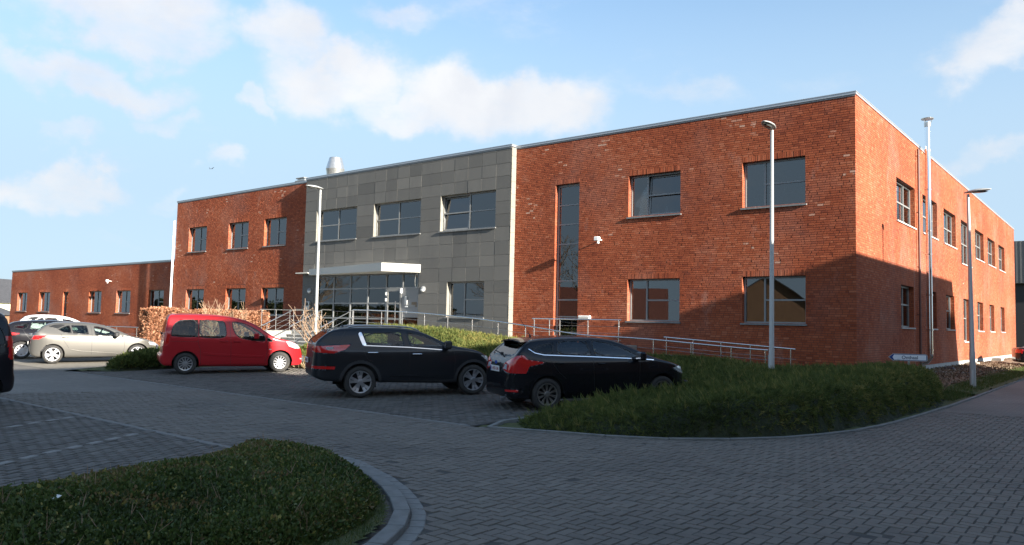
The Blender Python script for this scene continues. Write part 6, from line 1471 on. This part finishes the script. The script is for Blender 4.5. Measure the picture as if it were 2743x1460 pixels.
# ------------------------------------------------------------------ street furniture
def street_lamp(loc, h, ang, lean, label, r0=.085, r1=.045, head=.78):
    e = empty('street_lamp', loc, label, 'street lamp', 'grey street lamps round the office building'); e.rotation_euler = (lean[0], lean[1], ang)
    a = MB(); a.path([(0, 0, -.3), (0, 0, 1.1), (0, 0, 1.12), (0, 0, h)], .08, 16, [r0, r0*.96, r0*.86, r1]); a.obj('pole', M['lamp_grey'], e, smooth=True, angle=40)
    a2 = MB(); a2.bbox(-.045, .045, -r0-.004, -r0+.03, .55, .95, .004); a2.obj('access_door', M['lamp_grey'], e)
    # flattened almond head pointing +x
    n, k = 20, 16; V = []; 
    for i in range(n+1):
        t = i/n; x = -.12+t*head; wv = .155*math.sin(PI*min(1, (t*.93+.05)))**.62; hh = .075*math.sin(PI*(t*.9+.06))**.8
        for j in range(k):
            q = 2*PI*j/k; V.append((x, wv*math.cos(q), h+.05+t*.05+(hh if math.sin(q) > 0 else hh*.35)*math.sin(q)))
    F = [(i*k+j, i*k+(j+1) % k, (i+1)*k+(j+1) % k, (i+1)*k+j) for i in range(n) for j in range(k)]+[tuple(range(k))[::-1], tuple(range(n*k, n*k+k))]
    a = MB(); a.add(V, F); a.obj('lamp_head', M['lamp_grey'], e, smooth=True, fix=True)
    a = MB(); v = []
    for j in range(20):
        q = 2*PI*j/20; v.append((.33+.25*math.cos(q), .10*math.sin(q), h+.05+.33*.07-.024))
    for j in range(20):
        q = 2*PI*j/20; v.append((.33+.18*math.cos(q), .065*math.sin(q), h+.02))
    a.add(v, [(j, (j+1) % 20, 20+(j+1) % 20, 20+j) for j in range(20)]+[tuple(range(20, 40))]); a.obj('lens', M['lens'], e, smooth=True, fix=True, angle=30)
    return e
street_lamp((-18.9, -6.35, .3), 6.72, R(-97), (R(0), R(.35)), 'tall pale street lamp standing before the entrance steps', r0=.075)
street_lamp((-.62, -5.55, .15), 6.92, R(-88), (R(0), R(-.2)), 'tallest street lamp standing in the juniper bed by the brick corner', r0=.074, r1=.042)
street_lamp((2.70, 3.0, .1), 6.2, R(-3), (R(0), R(-.5)), 'grey street lamp on the grass strip beside the side wall', r0=.09)
# reception sign
e = empty('direction_sign', (1.66, -1.0, .1), 'white arrow shaped direction sign reading Onthaal on a short post', 'sign')
M['sign_white'] = mat('sign_white', (.78, .80, .83), .35); M['sign_blue'] = mat('sign_blue', (.01, .045, .22), .4); M['sign_text'] = mat('sign_text', (.015, .04, .10), .4)
a = MB(); a.tube((.02, .03, -.2), (.02, .03, .90), .03, 10); a.obj('post', M['lamp_grey'], e)
sr = R(-21)
def sp_(x, z, d): 
    c, s_ = math.cos(sr), math.sin(sr); return (x*c-d*-s_ if False else x*c+d*s_, -(-x*s_)+(-d*c) if False else x*s_*1.0-d*c, z)
sr = R(25)
def sp_(x, z, d): c, s_ = math.cos(sr), math.sin(sr); return (x*c+d*s_, x*s_-d*c, z)
def arrow(hw, hh, tip, off=0): return [(-hw-off, 0), (-hw+tip, hh), (hw-.05, hh), (hw-.015, hh-.02), (hw, hh-.06), (hw, -hh+.04), (hw-.02, -hh+.01), (hw-.05, -hh), (-hw+tip, -hh)]
a = MB(); a.prism([(x, z) for x, z in arrow(.52, .105, .13)], lambda p, q, h: sp_(p, q+.95, h), -.012, .012); PL = a.obj('plate', M['lamp_grey'], e, fix=True)
a = MB(); a.prism(arrow(.50, .088, .115), lambda p, q, h: sp_(p, q+.95, h), .0125, .0150); a.obj('border', M['sign_blue'], PL, fix=True)
a = MB(); a.prism([(-.41, 0), (-.365, .075), (.46, .075), (.48, .06), (.48, -.06), (.46, -.075), (-.365, -.075)], lambda p, q, h: sp_(p, q+.95, h), .0155, .0180); a.obj('field', M['sign_white'], PL, fix=True)
cv = bpy.data.curves.new('lettering', 'FONT'); cv.body = 'Onthaal'; cv.size = .135; cv.align_x = 'CENTER'; cv.align_y = 'CENTER'; cv.extrude = .001; cv.offset = .0015
t = text_obj(cv, [M['sign_text']]); t.parent = PL; t.location = sp_(.05, .945, .0195); t.rotation_euler = (PI/2, 0, sr)
# light wells and odds and ends along the side wall
def thing_mb(name, label, cat, m, fn, loc=(0, 0, 0), rz=0, grp=None):
    a = MB(); fn(a); o = a.obj(name, M[m], fix=True); o.location = loc; o.rotation_euler = (0, 0, rz); tag(o, label, cat, grp); return o
thing_mb('light_well', 'small concrete cellar light well at the foot of the side wall, nearest the lamp', 'light well', 'concrete', lambda a: (a.bbox(0, .5, -.45, .45, 0, .30, .02), a.box(.08, .42, -.35, .35, .302, .31)), (.03, 19.6, .05))
thing_mb('light_well', 'farther concrete cellar light well near the dark saloon', 'light well', 'concrete', lambda a: (a.bbox(0, .5, -.5, .5, 0, .35, .02), a.box(.08, .42, -.4, .4, .352, .36)), (.03, 28.4, .05))
thing_mb('paving_slab', 'grey slab leaning on the soil by the foot of the flue', 'slab', 'concrete', lambda a: a.bbox(-.9, .9, -.5, .5, -.03, .03, .01), (.75, 9.9, .2), .3)
thing_mb('stone_heap', 'dark lump of rubble beside the leaning slab', 'rubble', 'dark', lambda a: (a.bbox(-.25, .25, -.3, .3, 0, .22, .08), a.bbox(.1, .5, -.2, .2, 0, .14, .05)), (.5, 12.0, .12))
thing_mb('timber_edging', 'long low timber board lying along the grass strip', 'board', 'bark', lambda a: a.bbox(-.06, .06, -6, 6, 0, .08, .01), (1.75, 17.5, .1))
thing_mb('litter', 'scrap of white and blue packaging lying in the foreground groundcover', 'litter', 'white', lambda a: a.add([(0, 0, 0), (.07, .01, .015), (.08, .05, .045), (.02, .06, .03), (.04, .03, .05)], [(0, 1, 4), (1, 2, 4), (2, 3, 4), (3, 0, 4)]), (.28, -23.12, .30))
# ------------------------------------------------------------------ buildings round about
M['red_tile'] = mat('red_roof_tiles', (.17, .06, .04), .85, var=(3, (.13, .045, .03), .4, .7)); M['dark_tile'] = mat('dark_roof_tiles', (.05, .05, .055), .8, var=(3, (.08, .08, .085), .4, .7))
M['brown_brick'] = mat('brown_brick', (.26, .15, .085), .9, var=(3, (.20, .11, .06), .4, .7), bump=(20, .4, .01)); M['pale_wall'] = mat('pale_wall', (.75, .72, .50), .85)
M['ribbed'] = mat('ribbed_cladding', (.16, .16, .155), .55, .3)
M['plain_glass'] = mat('far_glass', (.03, .035, .04), .05)
def house(name, label, cx, cy, w_, l_, eave, ridge, rot, wall, roof, wins=(), axis='x', cat='house', chimney=None):
    """gabled house, ridge along local x; gables at +-w/2"""
    e = empty(name, (cx, cy, 0), label, cat, rz=rot); a = MB(); hw, hl = w_/2, l_/2
    a.add([(-hw, -hl, -.1), (hw, -hl, -.1), (hw, hl, -.1), (-hw, hl, -.1), (-hw, -hl, eave), (hw, -hl, eave), (hw, hl, eave), (-hw, hl, eave), (-hw, 0, ridge), (hw, 0, ridge)],
          [(0, 1, 5, 4), (2, 3, 7, 6), (1, 2, 6, 9, 5), (3, 0, 4, 8, 7)]); a.obj('wall', M[wall], e)
    o_ = .35; k = (ridge-eave)/hl; a = MB()
    for s_ in (-1, 1):
        v = [(-hw-o_, s_*(hl+o_), eave-k*o_), (hw+o_, s_*(hl+o_), eave-k*o_), (hw+o_, 0, ridge), (-hw-o_, 0, ridge)]; v2 = [(x, y, z+.18) for x, y, z in v]
        a.add(v+v2, [(0, 1, 2, 3), (4, 7, 6, 5), (0, 4, 5, 1), (1, 5, 6, 2), (3, 7, 4, 0), (2, 6, 7, 3)])
    rf = a.obj('roof', M[roof], e, fix=True)
    if chimney: a = MB(); a.box(chimney-.35, chimney+.35, -.3, .3, ridge-.6, ridge+1.1); a.obj('chimney', M[wall], rf)
    for (fx, u, z, ww, hh) in wins:
        a = MB(); g_ = MB()
        if fx in '+-':
            s_ = 1 if fx == '+' else -1; a.box(s_*(hw+.0)-.03, s_*(hw+.0)+.03, u-ww/2, u+ww/2, z, z+hh); g_.box(s_*(hw+.035)-.004, s_*(hw+.035)+.004, u-ww/2+.08, u+ww/2-.08, z+.08, z+hh-.08)
        else:
            s_ = 1 if fx == 'n' else -1; a.box(u-ww/2, u+ww/2, s_*hl-.03, s_*hl+.03, z, z+hh); g_.box(u-ww/2+.08, u+ww/2-.08, s_*(hl+.035)-.004, s_*(hl+.035)+.004, z+.08, z+hh-.08)
        f = a.obj('window', M['white'], e); g_.obj('pane', M['plain_glass'], f)
    return e
# the neighbours across the path on the right: their shade falls over the yard and the corner of the office
TS = SUN.z/SUN.x; TY = -SUN.y/SUN.x
XB = 17.0
hA = 4.25+TS*XB; yA = 16.0-TY*XB
e = empty('neighbour_building', (XB+6, (yA-15.5)/2, 0), 'two storey brick neighbour building with a flat roof across the path on the right', 'building')
yl = 15.5-TY*XB*0
y0_ = -13.0-TY*XB; y0_ = -15.4
a = MB(); a.box(-6, 6, y0_-e.location.y+.02, yA-e.location.y, -.1, hA-.1); a.obj('wall', M['brown_brick'], e)
a = MB(); a.box(-6.03, 6.03, y0_-e.location.y, yA-e.location.y+.03, hA-.1, hA); a.obj('coping', M['alu'], e)
for k in range(7):
    for z in (1.2, 4.6):
        y = y0_-e.location.y+2+k*4; a = MB(); a.box(-6.05, -5.96, y-.7, y+.7, z, z+1.5); f = a.obj('window', M['white'], e); a = MB(); a.box(-6.06, -6.045, y-.6, y+.6, z+.1, z+1.4); a.obj('pane', M['plain_glass'], f)
hB = 6.55+TS*(XB+4)
wB = 34.
house('neighbour_house', 'long brown brick house with a red tiled roof across the path behind the photographer', XB+4.5, y0_-.6-wB/2, wB, 11, hB-5.0, hB, PI/2, 'brown_brick', 'red_tile', [('n', -12+k*5, 1.1, 1.6, 1.5) for k in range(6)], chimney=8)
# houses seen only as reflections in the office windows, and far ones at the frame edges
house('brown_house', 'brown brick house with a steep tiled gable standing well behind the photographer', -35., -84, 15, 13, 4.6, 9.2, R(68), 'brown_brick', 'dark_tile', [('+', -3, 1, 1.4, 1.4), ('+', 3, 1, 1.4, 1.4)], chimney=3)
house('red_roofed_house', 'low house with a large red tiled roof behind the photographer on the left', -55., -72, 18, 11, 2.9, 7.3, R(-28), 'brown_brick', 'red_tile', [('n', -4, 1, 1.4, 1.4)])
house('yellow_house', 'pale yellow house with a dark roof beyond the low wing at the far left', -142, 22, 24, 14, 3.4, 7.2, R(-62), 'pale_wall', 'dark_tile', [('s', -7, 1.2, 1.6, 1.4), ('s', 0, 1.2, 1.6, 1.4), ('s', 6, 1.2, 1.6, 1.4)])
house('garden_shed', 'small shed with a shallow brown roof in front of the yellow house', -112, 8, 9, 6, 1.5, 2.4, R(-60), 'brown_brick', 'dark_tile', cat='shed')
# ribbed grey hall behind at the right
e = empty('grey_hall', (2, 66, 0), 'grey ribbed metal hall behind the far end of the side wall', 'hall')
a = MB(); a.box(-5.0, 16, -3, 8, 6.8, 10.9)
for k in range(60): x = -5.0+k*.35; a.box(x, x+.12, -3.06, -2.999, 6.82, 10.88)
a.obj('cladding', M['ribbed'], e); a = MB(); a.box(-4.5, 15.5, -2.4, 7.5, -.1, 6.79); a.obj('wall', M['dark'], e)
# trees and shrubs far off
def crown(loc, rx, rz_, n, size, m, label, trunk=1.5, name='tree', cat='tree', seed=0):
    e = empty(name, loc, label, cat); r = np.random.default_rng(seed)
    c = r.normal(0, 1, (14, 3)); c /= np.linalg.norm(c, axis=1, keepdims=True); c = c*np.array([rx*.6, rx*.6, rz_*.6]); c[:, 2] += trunk+rz_
    k = r.integers(0, 14, n); d = r.normal(0, 1, (n, 3)); d /= np.linalg.norm(d, axis=1, keepdims=True); P = c[k]+d*np.array([rx*.5, rx*.5, rz_*.45])*r.uniform(.5, 1, n)[:, None]**.5
    o = sprays(P, d, np.full(n, size), .1, 'crown', M[m], None, np.clip(r.normal(.5, .22, n)+.1*d[:, 2], 0, 1), 3, .5, .8); stuff(o); o.parent = e
    a = MB(); a.path([(0, 0, -.2), (.1, 0, trunk), (0, .1, trunk+rz_)], .2, 8, [.22, .17, .08]); a.obj('trunk', M['bark'], e); return e
crown((3.2, 52, 0), 3.2, 2.4, 5000, .28, 'tree_leaf', 'dark evergreen tree at the right edge beyond the side wall', .8, seed=3)
crown((1.2, 46.5, 0), 1.3, 1.8, 1500, .16, 'red_leaf', 'reddish winter shrub beyond the far end of the side wall', .6, name='shrub', cat='shrub', seed=4)
crown((5.5, 47, 0), 2.2, 1.4, 3000, .2, 'tree_leaf', 'rounded green bush beyond the dark saloon', .2, name='bush', cat='bush', seed=5)
for k, (x, y, h) in enumerate(((-78, -38, 11), (-66, -48, 13), (-90, -44, 12), (-58, -62, 12), (-72, -70, 13), (-44, -52, 10))):
    shrub((x, y, 0), h, .8, 5, 30+k, ['tall bare tree in the row behind the photographer, the most northern', 'tall bare tree second in the row behind the photographer', 'bare tree at the far western end of the row', 'bare tree next to the red roofed house', 'bare tree farthest behind the photographer', 'smallest bare tree of the row behind the photographer'][k], 'bark', r0=.16, name='bare_tree', cat='tree', depth=5, trunk=2.0, rmin=.02)
for k, (x, y, rx, rz_) in enumerate(((-98, 12, 3.0, 1.0), (-104, 4, 2.4, 1.0), (-120, 30, 4, 2.))):
    crown((x, y, 0), rx, rz_, 1500, .3, 'tree_leaf', ['low garden bush left of the wing', 'smaller low garden bush farther left of the wing', 'dark garden tree beyond the yellow house'][k], .2, name='bush', cat='bush', seed=50+k)
e = empty('added_evergreen_hedge', (-34, -41, 0), 'long dark evergreen hedge added unseen behind the photographer to darken car reflections', 'hedge')  # added out of view to hide the bright horizon from the car paint
a = MB(); a.bbox(-26, 26, -.6, .6, 0, 2.3, .1); a.obj('hedge_core', M['juniper_core'], e)
n_ = 5000; P = np.stack([rng.uniform(-26, 26, n_), np.full(n_, .62), rng.uniform(.1, 2.4, n_)], -1)
o = sprays(P, np.tile([0, 1., 0], (n_, 1)), np.full(n_, .2), 0, 'leaves', M['tree_leaf'], None, None, 2, .5, .7); stuff(o); o.parent = e
e = empty('added_conifer_screen', (-62, -27, 0), 'unseen dark conifer screen added west of the lower parking lot to darken car reflections', 'hedge')  # added out of view so the car rears mirror something dark
a = MB(); a.bbox(-.8, .8, -20, 20, 0, 3.3, .2); a.obj('hedge_core', M['juniper_core'], e)
n_ = 6000; P = np.stack([np.full(n_, .85), rng.uniform(-20, 20, n_), rng.uniform(.1, 3.5, n_)], -1)
o = sprays(P, np.tile([1., 0, 0], (n_, 1)), np.full(n_, .3), 0, 'leaves', M['tree_leaf'], None, None, 2, .5, .7); stuff(o); o.parent = e
# a bird high over the roofs
b = MB(); b.add([(0, 0, 0), (.9, .2, .35), (.5, .1, .0), (-.7, .1, .45), (-.4, .05, .05), (.1, -.5, -.05), (.05, .5, 0)], [(0, 1, 2), (0, 3, 4), (0, 5, 6)])
o = b.obj('bird', M['dark']); o.location = (-57.5, 10.4, 15.0); o.scale = (.5, .5, .5); tag(o, 'distant bird gliding against the cloud above the left roof', 'bird')
